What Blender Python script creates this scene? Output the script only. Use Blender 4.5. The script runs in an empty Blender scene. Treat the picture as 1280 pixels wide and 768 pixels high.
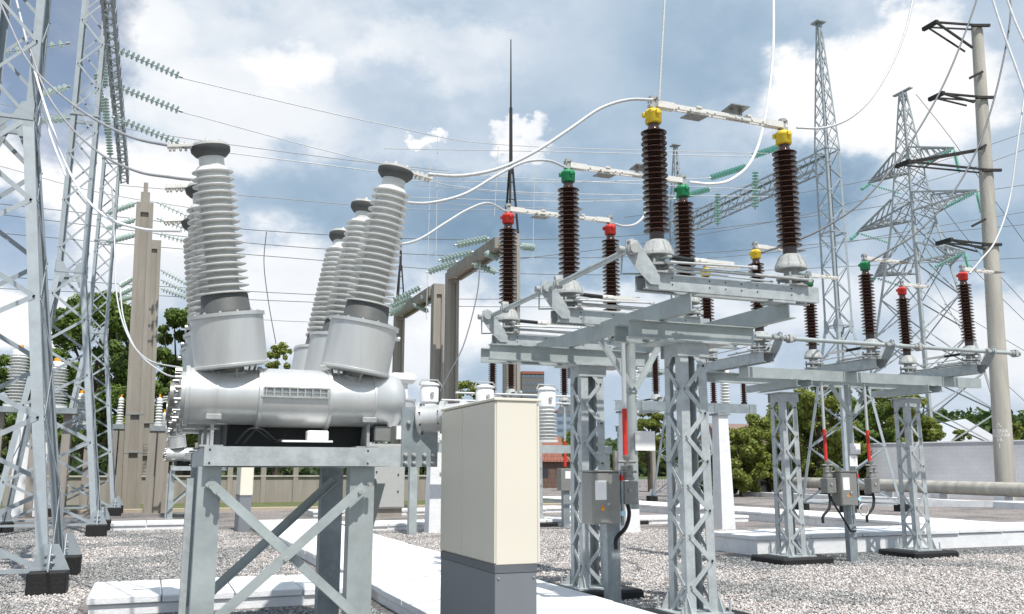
import bpy, math, random
from math import sin, cos, pi, radians, sqrt, atan, degrees
from mathutils import Vector, Matrix
import numpy as np
random.seed(7)
S = bpy.context.scene
COL = S.collection

# ------------------------------------------------------------------ camera maths (site axes: X across bays, Y along bays)
F_, HZ, CH = 1120.0, 206.0, 1.6
PIT = atan(HZ/F_); YAW = atan(450/sqrt(F_*F_+HZ*HZ))
def at(px, py, D):
    a = (px-640)/F_; b = (384-py)/F_
    fw = cos(PIT)-b*sin(PIT); up = sin(PIT)+b*cos(PIT)
    t = D/fw
    return Vector(((fw*sin(YAW)+a*cos(YAW))*t, (fw*cos(YAW)-a*sin(YAW))*t, CH+up*t))
def dirv(px, py): return (at(px, py, 1)-Vector((0, 0, CH))).normalized()
cam = bpy.data.objects.new('camera', bpy.data.cameras.new('camera')); COL.objects.link(cam)
cam.location = (0, 0, CH); cam.rotation_euler = (pi/2+PIT, 0, -YAW)
cam.data.sensor_width = 36; cam.data.lens = 36*F_/1280; cam.data.clip_end = 6000; cam.data.clip_start = .1
S.camera = cam

# ------------------------------------------------------------------ materials
MATS = {}
def nodes(name):
    m = bpy.data.materials.new(name); m.use_nodes = True
    nt = m.node_tree; b = nt.nodes['Principled BSDF']
    return m, nt, b
def mat(name, col, rough=.5, metal=0, var=.12, scale=6, bump=0, bscale=60, spec=.5, dirt=None, dscale=2, streak=False):
    if name in MATS: return MATS[name]
    m, nt, b = nodes(name); N = nt.nodes; L = nt.links
    tc = N.new('ShaderNodeTexCoord')
    src = tc.outputs['Object']
    if streak:
        mp = N.new('ShaderNodeMapping'); mp.inputs['Scale'].default_value = (1, 1, .12); L.new(src, mp.inputs[0]); src = mp.outputs[0]
    n1 = N.new('ShaderNodeTexNoise'); n1.inputs['Scale'].default_value = scale; n1.inputs['Detail'].default_value = 6
    n1.inputs['Roughness'].default_value = .65; L.new(src, n1.inputs['Vector'])
    r = N.new('ShaderNodeMapRange'); r.inputs[1].default_value = .3; r.inputs[2].default_value = .7
    r.inputs[3].default_value = 1-var; r.inputs[4].default_value = 1+var; L.new(n1.outputs[0], r.inputs[0])
    mx = N.new('ShaderNodeVectorMath'); mx.operation = 'SCALE'; mx.inputs[0].default_value = col[:3]; L.new(r.outputs[0], mx.inputs['Scale'])
    out = mx.outputs[0]
    if dirt:
        n2 = N.new('ShaderNodeTexNoise'); n2.inputs['Scale'].default_value = dscale; n2.inputs['Detail'].default_value = 8; n2.inputs['Roughness'].default_value = .7
        L.new(src, n2.inputs['Vector'])
        rr = N.new('ShaderNodeMapRange'); rr.inputs[1].default_value = .52; rr.inputs[2].default_value = .72; rr.inputs[4].default_value = .75; L.new(n2.outputs[0], rr.inputs[0])
        mi = N.new('ShaderNodeMix'); mi.data_type = 'RGBA'; L.new(rr.outputs[0], mi.inputs[0]); L.new(out, mi.inputs[6]); mi.inputs[7].default_value = (*dirt, 1)
        out = mi.outputs[2]
    L.new(out, b.inputs['Base Color'])
    rr2 = N.new('ShaderNodeMapRange'); rr2.inputs[3].default_value = max(rough-.08, .03); rr2.inputs[4].default_value = min(rough+.12, 1); L.new(n1.outputs[0], rr2.inputs[0]); L.new(rr2.outputs[0], b.inputs['Roughness'])
    b.inputs['Metallic'].default_value = metal; b.inputs['Specular IOR Level'].default_value = spec
    if bump:
        n3 = N.new('ShaderNodeTexNoise'); n3.inputs['Scale'].default_value = bscale; n3.inputs['Detail'].default_value = 4; L.new(tc.outputs['Object'], n3.inputs['Vector'])
        bp = N.new('ShaderNodeBump'); bp.inputs['Strength'].default_value = bump; bp.inputs['Distance'].default_value = .01
        L.new(n3.outputs[0], bp.inputs['Height']); L.new(bp.outputs[0], b.inputs['Normal'])
    MATS[name] = m; return m
galv = mat('galvanised_steel', (.45, .485, .495), .5, .3, .2, 9, .15, 40, dirt=(.52, .56, .56), dscale=5)
galv2 = mat('galvanised_beam', (.43, .475, .475), .45, .35, .16, 3, .1, 30, dirt=(.50, .54, .54), dscale=2.5)
lgrey = mat('painted_lattice_grey', (.34, .385, .415), .5, .1, .1, 4, dirt=(.28, .30, .31), dscale=3)
dgalv = mat('dull_and_shaded_galvanised', (.27, .31, .33), .5, .3, .18, 5, dirt=(.45, .5, .5), dscale=4)
alu = mat('cast_aluminium_paint', (.64, .65, .645), .36, .5, .08, 3, .08, 25, dirt=(.50, .51, .50), dscale=2.5, streak=True)
alu2 = mat('bright_cast_aluminium', (.38, .395, .39), .68, .1, .2, 12, .4, 40, dirt=(.25, .26, .25), dscale=9)
white_porc = mat('pale_grey_porcelain', (.68, .69, .675), .18, 0, .04, 5, dirt=(.52, .53, .5), dscale=6)
brown_porc = mat('brown_glazed_porcelain', (.050, .020, .013), .13, 0, .2, 8, spec=.75)
dark_collar = mat('dark_grey_cast_collar', (.085, .09, .09), .6, 0, .12, 10)
silver = mat('silvered_contact_metal', (.78, .76, .72), .4, .2, .1, 9, dirt=(.5, .42, .33), dscale=9)
yellow = mat('yellow_paint', (.80, .56, .03), .5, 0, .12, 14, dirt=(.55, .42, .10), dscale=12)
green = mat('green_paint', (.01, .25, .09), .5, 0, .15, 14, dirt=(.05, .20, .10), dscale=12)
red = mat('red_paint', (.62, .03, .02), .5, 0, .15, 14, dirt=(.42, .06, .04), dscale=12)
black = mat('black_rubber', (.012, .014, .015), .55, 0, .2)
tar = mat('black_bitumen_paint', (.010, .010, .011), .7, 0, .35, 12, .6, 30)
beige = mat('beige_cabinet_paint', (.74, .70, .60), .42, 0, .02, 2, spec=.35)
greyp = mat('grey_cabinet_paint', (.20, .215, .235), .45, 0, .05, 3)
boxg = mat('grey_box_steel', (.30, .30, .285), .42, .45, .1, 7)
sign_w = mat('white_sign', (.86, .86, .86), .5, 0, .02)
ink = mat('dark_ink', (.03, .03, .04), .6)
orange = mat('orange_sign', (.9, .35, .0), .5)
cable_w = mat('aluminium_cable', (.58, .59, .60), .5, .2, .12, 60, .5, 160)
cable_d = mat('dark_cable', (.12, .13, .14), .5, .2)
conc = mat('weathered_concrete', (.30, .275, .24), .85, 0, .16, 3, .5, 30, dirt=(.20, .17, .14), dscale=1.2, streak=True)
conc_l = mat('pale_concrete', (.43, .41, .365), .85, 0, .22, 2.2, .5, 25, dirt=(.22, .20, .17), dscale=1.3, streak=True)
conc_w = mat('whitewashed_concrete', (.76, .77, .785), .85, 0, .06, 3, .6, 30, dirt=(.56, .57, .575), dscale=2.2)
wallm = mat('grey_block_wall', (.47, .48, .50), .9, 0, .05, 1, dirt=(.37, .385, .40), dscale=.5, streak=True)
bark = mat('bark', (.07, .055, .04), .9, 0, .25, 8)
glassg = mat('green_insulator_glass', (.30, .66, .56), .08, 0, .1, spec=1)
glassd = mat('dull_green_glass', (.50, .62, .57), .12, 0, .1, spec=1)
roofred = mat('red_roof_tiles', (.24, .09, .06), .8, 0, .18, 3)
darksteel = mat('rusty_dark_steel', (.028, .028, .027), .7, .2, .3)
for g_, a_ in ((glassg, .35), (glassd, .25)):
    g_.node_tree.nodes['Principled BSDF'].inputs['Transmission Weight'].default_value = a_

def leafmat(name, c1, c2):
    m, nt, b = nodes(name); N = nt.nodes; L = nt.links
    g = N.new('ShaderNodeNewGeometry'); cr = N.new('ShaderNodeValToRGB')
    cr.color_ramp.elements[0].color = (*c1, 1); cr.color_ramp.elements[1].color = (*c2, 1)
    L.new(g.outputs['Random Per Island'], cr.inputs[0]); L.new(cr.outputs[0], b.inputs['Base Color'])
    b.inputs['Roughness'].default_value = .6
    tr = N.new('ShaderNodeBsdfTranslucent'); L.new(cr.outputs[0], tr.inputs[0])
    ms = N.new('ShaderNodeMixShader'); ms.inputs[0].default_value = .35
    L.new(b.outputs[0], ms.inputs[1]); L.new(tr.outputs[0], ms.inputs[2]); L.new(ms.outputs[0], N['Material Output'].inputs[0])
    MATS[name] = m; return m
leaf_a = leafmat('leaf_mid_green', (.06, .115, .02), (.20, .28, .055))
leaf_b = leafmat('leaf_yellow_green', (.11, .16, .02), (.33, .36, .08))
leaf_c = leafmat('leaf_dark_green', (.03, .065, .016), (.10, .16, .035))

# ------------------------------------------------------------------ mesh builder
def frame(d, up=None):
    d = Vector(d).normalized()
    up = Vector(up) if up is not None else (Vector((0, 0, 1)) if abs(d.z) < .95 else Vector((0, 1, 0)))
    u = d.cross(up)
    if u.length < 1e-5: u = d.cross(Vector((1, 0, 0)))
    u.normalize(); v = u.cross(d).normalized()
    return d, u, v
class M:
    def __init__(s): s.v = []; s.f = []; s.s = []
    def add(s, vs, fs, smooth=False):
        o = len(s.v); s.v += [tuple(p) for p in vs]; s.f += [tuple(i+o for i in f) for f in fs]; s.s += [smooth]*len(fs); return s
    def box(s, x0, x1, y0, y1, z0, z1, bev=0):
        if bev > 0:
            b = bev
            # chamfered box: 24 verts
            vs = []
            idx = {}
            X = (x0, x1); Y = (y0, y1); Z = (z0, z1)
            for i in (0, 1):
                for j in (0, 1):
                    for k in (0, 1):
                        sx = b if i == 0 else -b; sy = b if j == 0 else -b; sz = b if k == 0 else -b
                        idx[(i, j, k, 0)] = len(vs); vs.append((X[i], Y[j]+sy, Z[k]+sz))
                        idx[(i, j, k, 1)] = len(vs); vs.append((X[i]+sx, Y[j], Z[k]+sz))
                        idx[(i, j, k, 2)] = len(vs); vs.append((X[i]+sx, Y[j]+sy, Z[k]))
            q = idx; fs = []
            for i in (0, 1):
                f = [q[(i, 0, 0, 0)], q[(i, 1, 0, 0)], q[(i, 1, 1, 0)], q[(i, 0, 1, 0)]]; fs.append(f if i else f[::-1])
                f = [q[(0, i, 0, 1)], q[(0, i, 1, 1)], q[(1, i, 1, 1)], q[(1, i, 0, 1)]]; fs.append(f if i else f[::-1])
                f = [q[(0, 0, i, 2)], q[(1, 0, i, 2)], q[(1, 1, i, 2)], q[(0, 1, i, 2)]]; fs.append(f if i else f[::-1])
            for j in (0, 1):
                for k in (0, 1):
                    fs.append([q[(0, j, k, 1)], q[(1, j, k, 1)], q[(1, j, k, 2)], q[(0, j, k, 2)]])
                    fs.append([q[(j, 0, k, 0)], q[(j, 1, k, 0)], q[(j, 1, k, 2)], q[(j, 0, k, 2)]])
                    fs.append([q[(j, k, 0, 0)], q[(j, k, 1, 0)], q[(j, k, 1, 1)], q[(j, k, 0, 1)]])
            for i in (0, 1):
                for j in (0, 1):
                    for k in (0, 1): fs.append([q[(i, j, k, 0)], q[(i, j, k, 1)], q[(i, j, k, 2)]])
            return s.add(vs, fs)
        vs = [(x, y, z) for x in (x0, x1) for y in (y0, y1) for z in (z0, z1)]
        return s.add(vs, [(0, 1, 3, 2), (4, 6, 7, 5), (0, 4, 5, 1), (2, 3, 7, 6), (0, 2, 6, 4), (1, 5, 7, 3)])
    def prof(s, p, q, pts, up=None, u=None, smooth=False):
        p = Vector(p); q = Vector(q); d, uu, vv = frame(q-p, up)
        if u is not None:
            uu = Vector(u); uu = (uu - d*uu.dot(d)).normalized(); vv = Vector(up) if up is not None else d.cross(uu)
            vv = (vv - d*vv.dot(d) - uu*vv.dot(uu)).normalized()
        n = len(pts)
        vs = [p+uu*a+vv*b for a, b in pts]+[q+uu*a+vv*b for a, b in pts]
        fs = [(i, (i+1) % n, (i+1) % n+n, i+n) for i in range(n)]
        fs += [tuple(range(n))[::-1], tuple(range(n, 2*n))]
        return s.add(vs, fs, smooth)
    def bar(s, p, q, w, h=None, up=None):
        h = h or w
        return s.prof(p, q, [(-w/2, -h/2), (w/2, -h/2), (w/2, h/2), (-w/2, h/2)], up)
    def angle(s, p, q, w, u, v, t=None):
        t = t or max(w*.1, .006)
        return s.prof(p, q, [(0, 0), (w, 0), (w, t), (t, t), (t, w), (0, w)], up=v, u=u)
    def tube(s, p, q, r, r2=None, n=12, cap=True):
        r2 = r if r2 is None else r2
        p = Vector(p); q = Vector(q); d, u, v = frame(q-p)
        vs = [c+(u*cos(2*pi*i/n)+v*sin(2*pi*i/n))*rr for c, rr in ((p, r), (q, r2)) for i in range(n)]
        s.add(vs, [(i, (i+1) % n, (i+1) % n+n, i+n) for i in range(n)], True)
        if cap: s.add([vs[i] for i in range(n)], [tuple(range(n))[::-1]]); s.add([vs[i+n] for i in range(n)], [tuple(range(n))])
        return s
    def poly(s, pts, r, n=8):
        pts = [Vector(p) for p in pts]; rings = []; up = None
        for i, p in enumerate(pts):
            d = (pts[min(i+1, len(pts)-1)]-pts[max(i-1, 0)]).normalized()
            if up is None or abs(d.dot(up)) > .98: up = Vector((0, 0, 1)) if abs(d.z) < .9 else Vector((1, 0, 0))
            u = d.cross(up).normalized(); v = u.cross(d); up = v
            rings.append([p+(u*cos(2*pi*k/n)+v*sin(2*pi*k/n))*r for k in range(n)])
        vs = [q for rg in rings for q in rg]
        fs = [(a*n+i, a*n+(i+1) % n, (a+1)*n+(i+1) % n, (a+1)*n+i) for a in range(len(pts)-1) for i in range(n)]
        s.add(vs, fs, True); s.add(rings[0], [tuple(range(n))[::-1]]); s.add(rings[-1], [tuple(range(n))]); return s
    def lathe(s, prof, base=(0, 0, 0), axis=(0, 0, 1), n=24, smooth=True):
        b = Vector(base); d, u, v = frame(axis)
        vs = [b+d*z+(u*cos(2*pi*i/n)+v*sin(2*pi*i/n))*r for r, z in prof for i in range(n)]
        fs = [(a*n+i, a*n+(i+1) % n, (a+1)*n+(i+1) % n, (a+1)*n+i) for a in range(len(prof)-1) for i in range(n)]
        s.add(vs, fs, smooth)
        for a, rv in ((0, True), (len(prof)-1, False)):
            if prof[a][0] > 1e-4:
                c = [vs[a*n+i] for i in range(n)]; s.add(c, [tuple(range(n))[::-1] if rv else tuple(range(n))])
        return s
    def plate(s, pts, nrm, t):
        nrm = Vector(nrm).normalized()*t/2; n = len(pts); pts = [Vector(p) for p in pts]
        s.add([p-nrm for p in pts]+[p+nrm for p in pts], [tuple(range(n))[::-1], tuple(range(n, 2*n))]+[(i, (i+1) % n, (i+1) % n+n, i+n) for i in range(n)]); return s
    def mesh(s, name, m):
        me = bpy.data.meshes.new(name); me.from_pydata(s.v, [], s.f); me.update()
        me.polygons.foreach_set('use_smooth', s.s)
        if any(s.s):
            try: me.set_sharp_from_angle(angle=radians(50))
            except Exception: pass
        me.materials.append(m); return me
    def build(s, name, m, parent=None, label=None, cat=None, group=None, kind=None):
        import bmesh
        me = s.mesh(name, m)
        bm = bmesh.new(); bm.from_mesh(me); bmesh.ops.recalc_face_normals(bm, faces=bm.faces); bm.to_mesh(me); bm.free()
        o = bpy.data.objects.new(name, me); COL.objects.link(o)
        if parent is not None: o.parent = parent
        tag(o, label, cat, group, kind); return o
def tag(o, label=None, cat=None, group=None, kind=None):
    if label: o['label'] = label
    if cat: o['category'] = cat
    if group: o['group'] = group
    if kind: o['kind'] = kind
def empty(name, loc, label, cat, group=None, rz=0):
    o = bpy.data.objects.new(name, None); COL.objects.link(o); o.location = loc; o.rotation_euler = (0, 0, rz)
    o.empty_display_size = .2; tag(o, label, cat, group); return o
def children(o): return [c for c in COL.objects if c.parent == o]
def copy_tree(o, parent=None):
    c = o.copy(); COL.objects.link(c)
    if parent is not None: c.parent = parent
    for ch in children(o): copy_tree(ch, c)
    return c
def put(o, loc, label, group=None, rz=None):
    o.location = loc; o['label'] = label
    if group: o['group'] = group
    if rz is not None: o.rotation_euler = (0, 0, rz)
    return o
def crom(pts, n=8):
    P = [Vector(p) for p in pts]; P = [P[0]*2-P[1]]+P+[P[-1]*2-P[-2]]; out = []
    for i in range(1, len(P)-2):
        a, b, c, d = P[i-1:i+3]
        for k in range(n):
            t = k/n; out.append(.5*((2*b)+(c-a)*t+(2*a-5*b+4*c-d)*t*t+(3*b-a-3*c+d)*t**3))
    out.append(P[-2]); return out

# ------------------------------------------------------------------ ground
def patch(nt, col, dst):
    # darker, greyer crushed stone in patches and under the breaker, over lighter gravel
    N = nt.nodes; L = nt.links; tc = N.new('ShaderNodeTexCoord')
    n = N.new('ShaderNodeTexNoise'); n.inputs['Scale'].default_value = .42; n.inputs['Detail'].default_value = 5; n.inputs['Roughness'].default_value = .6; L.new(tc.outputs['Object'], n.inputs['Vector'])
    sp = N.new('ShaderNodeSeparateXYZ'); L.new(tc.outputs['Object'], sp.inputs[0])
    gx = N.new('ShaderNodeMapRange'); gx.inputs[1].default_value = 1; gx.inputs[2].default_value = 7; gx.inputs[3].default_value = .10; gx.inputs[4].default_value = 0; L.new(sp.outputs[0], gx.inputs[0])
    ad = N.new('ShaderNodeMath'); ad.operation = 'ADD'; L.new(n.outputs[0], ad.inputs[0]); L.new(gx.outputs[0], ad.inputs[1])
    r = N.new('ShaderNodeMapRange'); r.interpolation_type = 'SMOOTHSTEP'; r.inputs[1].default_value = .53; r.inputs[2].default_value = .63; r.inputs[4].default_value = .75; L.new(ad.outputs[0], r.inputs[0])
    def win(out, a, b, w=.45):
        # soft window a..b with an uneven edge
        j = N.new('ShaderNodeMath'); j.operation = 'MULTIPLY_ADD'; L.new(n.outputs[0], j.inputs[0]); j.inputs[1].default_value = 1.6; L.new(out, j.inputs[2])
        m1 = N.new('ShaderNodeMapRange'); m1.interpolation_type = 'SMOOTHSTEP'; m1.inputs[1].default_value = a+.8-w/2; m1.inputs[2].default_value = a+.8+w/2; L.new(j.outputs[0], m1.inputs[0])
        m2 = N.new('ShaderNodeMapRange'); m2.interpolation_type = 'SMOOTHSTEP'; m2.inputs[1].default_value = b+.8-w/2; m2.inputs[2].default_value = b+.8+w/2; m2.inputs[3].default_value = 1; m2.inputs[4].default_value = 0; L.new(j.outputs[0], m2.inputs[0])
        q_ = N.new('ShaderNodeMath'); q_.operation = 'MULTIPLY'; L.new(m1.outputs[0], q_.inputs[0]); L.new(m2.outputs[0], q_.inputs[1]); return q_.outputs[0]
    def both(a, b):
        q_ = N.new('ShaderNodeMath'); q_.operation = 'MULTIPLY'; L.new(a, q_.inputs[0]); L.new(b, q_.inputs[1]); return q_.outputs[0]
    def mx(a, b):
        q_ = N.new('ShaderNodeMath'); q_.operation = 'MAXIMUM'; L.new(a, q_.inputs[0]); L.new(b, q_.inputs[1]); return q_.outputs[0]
    tot = mx(r.outputs[0], both(win(sp.outputs[1], 13.3, 15.0), win(sp.outputs[0], 9.5, 22)))  # darker band across the ground at the right column plinths
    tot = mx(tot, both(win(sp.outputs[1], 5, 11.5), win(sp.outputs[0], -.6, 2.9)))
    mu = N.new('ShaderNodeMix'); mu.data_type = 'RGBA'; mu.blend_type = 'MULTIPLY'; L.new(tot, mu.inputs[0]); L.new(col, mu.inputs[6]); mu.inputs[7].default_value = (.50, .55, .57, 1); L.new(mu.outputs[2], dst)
def ground_mat():
    m, nt, b = nodes('gravel_ground'); N = nt.nodes; L = nt.links
    tc = N.new('ShaderNodeTexCoord')
    vo = N.new('ShaderNodeTexVoronoi'); vo.inputs['Scale'].default_value = 26; L.new(tc.outputs['Object'], vo.inputs['Vector'])
    sx = N.new('ShaderNodeSeparateColor'); L.new(vo.outputs['Color'], sx.inputs[0])
    cr = N.new('ShaderNodeValToRGB'); e = cr.color_ramp.elements
    e[0].color = (.24, .22, .215, 1); e[1].color = (.74, .69, .66, 1); x = e.new(.5); x.color = (.48, .43, .41, 1); x = e.new(.8); x.color = (.55, .475, .44, 1)
    L.new(sx.outputs[0], cr.inputs[0])
    no = N.new('ShaderNodeTexNoise'); no.inputs['Scale'].default_value = .5; no.inputs['Detail'].default_value = 5; L.new(tc.outputs['Object'], no.inputs['Vector'])
    r = N.new('ShaderNodeMapRange'); r.inputs[1].default_value = .35; r.inputs[2].default_value = .65; r.inputs[3].default_value = .8; r.inputs[4].default_value = 1.1; L.new(no.outputs[0], r.inputs[0])
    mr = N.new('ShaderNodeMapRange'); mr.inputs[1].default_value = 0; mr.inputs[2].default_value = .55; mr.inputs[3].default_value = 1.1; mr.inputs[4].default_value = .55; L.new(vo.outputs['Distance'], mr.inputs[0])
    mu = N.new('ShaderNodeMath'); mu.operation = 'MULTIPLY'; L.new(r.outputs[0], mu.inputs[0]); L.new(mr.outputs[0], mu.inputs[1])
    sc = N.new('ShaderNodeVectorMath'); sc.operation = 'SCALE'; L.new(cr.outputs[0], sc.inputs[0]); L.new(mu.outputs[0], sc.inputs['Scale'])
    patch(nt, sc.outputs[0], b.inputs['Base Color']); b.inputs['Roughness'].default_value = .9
    bp = N.new('ShaderNodeBump'); bp.inputs['Strength'].default_value = 1; bp.inputs['Distance'].default_value = .035; bp.invert = True
    L.new(vo.outputs['Distance'], bp.inputs['Height']); L.new(bp.outputs[0], b.inputs['Normal']); return m
GM = ground_mat()
g = M(); nx = 60
for i in range(nx+1):
    for j in range(nx+1):
        x = -60+i*3; y = -10+j*3
        g.v.append((x, y, 0))
g.f = [(i*(nx+1)+j, (i+1)*(nx+1)+j, (i+1)*(nx+1)+j+1, i*(nx+1)+j+1) for i in range(nx) for j in range(nx)]; g.s = [False]*len(g.f)
g.build('gravel_yard', GM, kind='structure')
grass_m = mat('far_grass_field', (.07, .10, .03), .9, 0, .35, .3, dirt=(.16, .15, .08), dscale=.2)
M().box(-3000, 3000, -500, 4000, -.6, -.02).build('ground', grass_m, kind='structure')
# loose stones over the part of the yard nearest the camera
def stones():
    rng = np.random.default_rng(3)
    base = np.array([(0, 0, 1), (1, 0, 0), (0, 1, 0), (-1, 0, 0), (0, -1, 0), (0, 0, -1)], float)
    faces = np.array([(0, 1, 2), (0, 2, 3), (0, 3, 4), (0, 4, 1), (5, 2, 1), (5, 3, 2), (5, 4, 3), (5, 1, 4)])
    P = []
    def ok(x, y):
        if 2.55 < x < 5.0 and y > 5: return False
        if x < 2.8 and x > -.7 and 11.3 < y < 13.4: return False
        if 10.3 < x < 21 and 14.6 < y < 16.5: return False
        return True
    n = 170000
    while len(P) < n:
        px = rng.uniform(-40, 1330, 20000); u = rng.uniform(0, 1, 20000)
        D = 9.3+(26-9.3)*u**1.15
        fx = (px-640)/F_
        # forward distance D on the ground: z=0
        for k in range(20000):
            # horizontal lateral offset for this column at forward distance D
            b = (-CH/D*cos(PIT)+sin(PIT))*-1
            d = D[k]*cos(PIT)-CH*sin(PIT)
            lat = fx[k]*d
            x = D[k]*sin(YAW)+lat*cos(YAW); y = D[k]*cos(YAW)-lat*sin(YAW)
            if ok(x, y): P.append((x, y))
    P = np.array(P[:n]); n = len(P)
    sz = rng.uniform(.009, .024, n)[:, None, None]
    V = base[None]*rng.uniform(.55, 1.25, (n, 6, 3))
    V += rng.normal(0, .22, (n, 6, 3))
    a = rng.uniform(0, 2*pi, n); c, s_ = np.cos(a), np.sin(a)
    t = rng.uniform(-.7, .7, n); ct, st = np.cos(t), np.sin(t)
    y2 = V[:, :, 1]*ct[:, None]-V[:, :, 2]*st[:, None]; z2 = V[:, :, 1]*st[:, None]+V[:, :, 2]*ct[:, None]
    x3 = V[:, :, 0]*c[:, None]-y2*s_[:, None]; y3 = V[:, :, 0]*s_[:, None]+y2*c[:, None]
    V = np.stack([x3, y3, z2*.75], 2)*sz
    V[:, :, 0] += P[:, 0:1]; V[:, :, 1] += P[:, 1:2]; V[:, :, 2] += rng.uniform(.0, .016, n)[:, None]
    Fc = (faces[None]+(np.arange(n)*6)[:, None, None]).reshape(-1)
    me = bpy.data.meshes.new('gravel_stones')
    me.vertices.add(n*6); me.vertices.foreach_set('co', V.reshape(-1))
    me.loops.add(n*24); me.loops.foreach_set('vertex_index', Fc.astype(np.int32))
    me.polygons.add(n*8); me.polygons.foreach_set('loop_start', (np.arange(n*8)*3).astype(np.int32))
    me.update(calc_edges=True); me.validate()
    m, nt, b = nodes('stone'); N = nt.nodes; L = nt.links
    gg = N.new('ShaderNodeNewGeometry'); cr = N.new('ShaderNodeValToRGB'); e = cr.color_ramp.elements
    e[0].color = (.22, .215, .215, 1); e[1].color = (.85, .83, .81, 1)
    for p_, c_ in ((.25, (.42, .40, .39)), (.5, (.56, .53, .515)), (.7, (.58, .50, .46)), (.85, (.68, .66, .64))):
        q = e.new(p_); q.color = (*c_, 1)
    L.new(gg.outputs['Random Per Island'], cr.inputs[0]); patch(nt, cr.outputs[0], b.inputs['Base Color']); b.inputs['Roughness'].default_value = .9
    me.materials.append(m)
    o = bpy.data.objects.new('gravel_stones', me); COL.objects.link(o)
    tag(o, 'loose pale grey and pinkish crushed stones covering the yard', 'gravel', kind='stuff')
stones()

# ------------------------------------------------------------------ cable trenches (whitewashed concrete covers)
def trench(x0, x1, y0, y1, h, along, step, label, jit=.008, th=.085):
    o = empty('cable_trench', ((x0+x1)/2, (y0+y1)/2, 0), label, 'cable trench')
    cx, cy = (x0+x1)/2, (y0+y1)/2
    ins = .035
    M().box(x0+ins-cx, x1-ins-cx, y0+ins-cy, y1-ins-cy, -.05, h-th-.003).build('side_walls', conc_w, o)
    L = (y1-y0) if along == 'y' else (x1-x0); n = max(1, round(L/step)); st = L/n
    for k in range(min(n, 100)):
        m = M(); dz = random.uniform(-jit, jit); e = random.uniform(.004, .012); sk = random.uniform(-.012, .012)
        if along == 'y': m.box(x0-cx+sk, x1-cx+sk, y0-cy+k*st+e, y0-cy+(k+1)*st-e, h-th+dz, h+dz, .012)
        else: m.box(x0-cx+k*st+e, x0-cx+(k+1)*st-e, y0-cy+sk, y1-cy+sk, h-th+dz, h+dz, .012)
        m.build('cover_slab', conc_w, o)
    return o
trench(2.7, 4.85, 6.2, 28, .2, 'y', 1.0, 'wide white cable trench running past the beige cabinet towards the back of the yard')
trench(-.6, 2.62, 11.5, 13.1, .2, 'x', .8, 'short white cable trench crossing under the breaker legs at lower left')
trench(5.0, 18.2, 25.0, 26.6, .2, 'x', 1.2, 'white cable trench crossing the yard behind the white posts')
trench(5.5, 18.2, 33.5, 35.2, .2, 'x', 1.2, 'farthest white cable trench crossing the yard in front of the fence')
trench(18.6, 20.9, 16.6, 45, .3, 'y', 1.2, 'long white cable trench receding at right towards the angled lattice mast')
trench(10.95, 24.0, 14.85, 16.5, .38, 'x', 1.3, 'raised white cable trench behind the right disconnector columns')
trench(-1.5, 1.4, 27.6, 29.0, .2, 'x', 1.2, 'small white trench cover by the second breaker frame')
kerb_m = mat('kerb_concrete', (.42, .36, .28), .85, 0, .1)
o = M().box(-20, 18.5, 39.6, 39.85, -.1, .14, .02).build('kerb', kerb_m, kind='structure')
o = M().box(-20, 18.5, 39.85, 60, -.1, .10).build('grass_strip', mat('short_grass', (.10, .12, .035), .9, 0, .35, 2, dirt=(.20, .16, .09), dscale=1.2), kind='structure')
o = M().bar(at(1010, 628, 47), at(1400, 632, 38), .3, .3).build('kerb', conc_w, kind='structure')

# ------------------------------------------------------------------ generic insulators
def sheds(r0, r1, core, z0, z1, n, alt=1.0):
    pr = [(core, z0)]; st = (z1-z0)/n
    for k in range(n):
        t = (k+.5)/n; R = (r0+(r1-r0)*t)*(alt if k % 2 else 1); z = z0+k*st; c = core
        pr += [(c, z+st*.10), (R*.9, z+st*.12), (R, z+st*.2), (R, z+st*.30), (R*.86, z+st*.42), (c*1.06, z+st*.74), (c, z+st*.95)]
    pr.append((core, z1)); return pr
def shell(r, z0, z1): return [(r, z0), (r, z1)]

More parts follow.
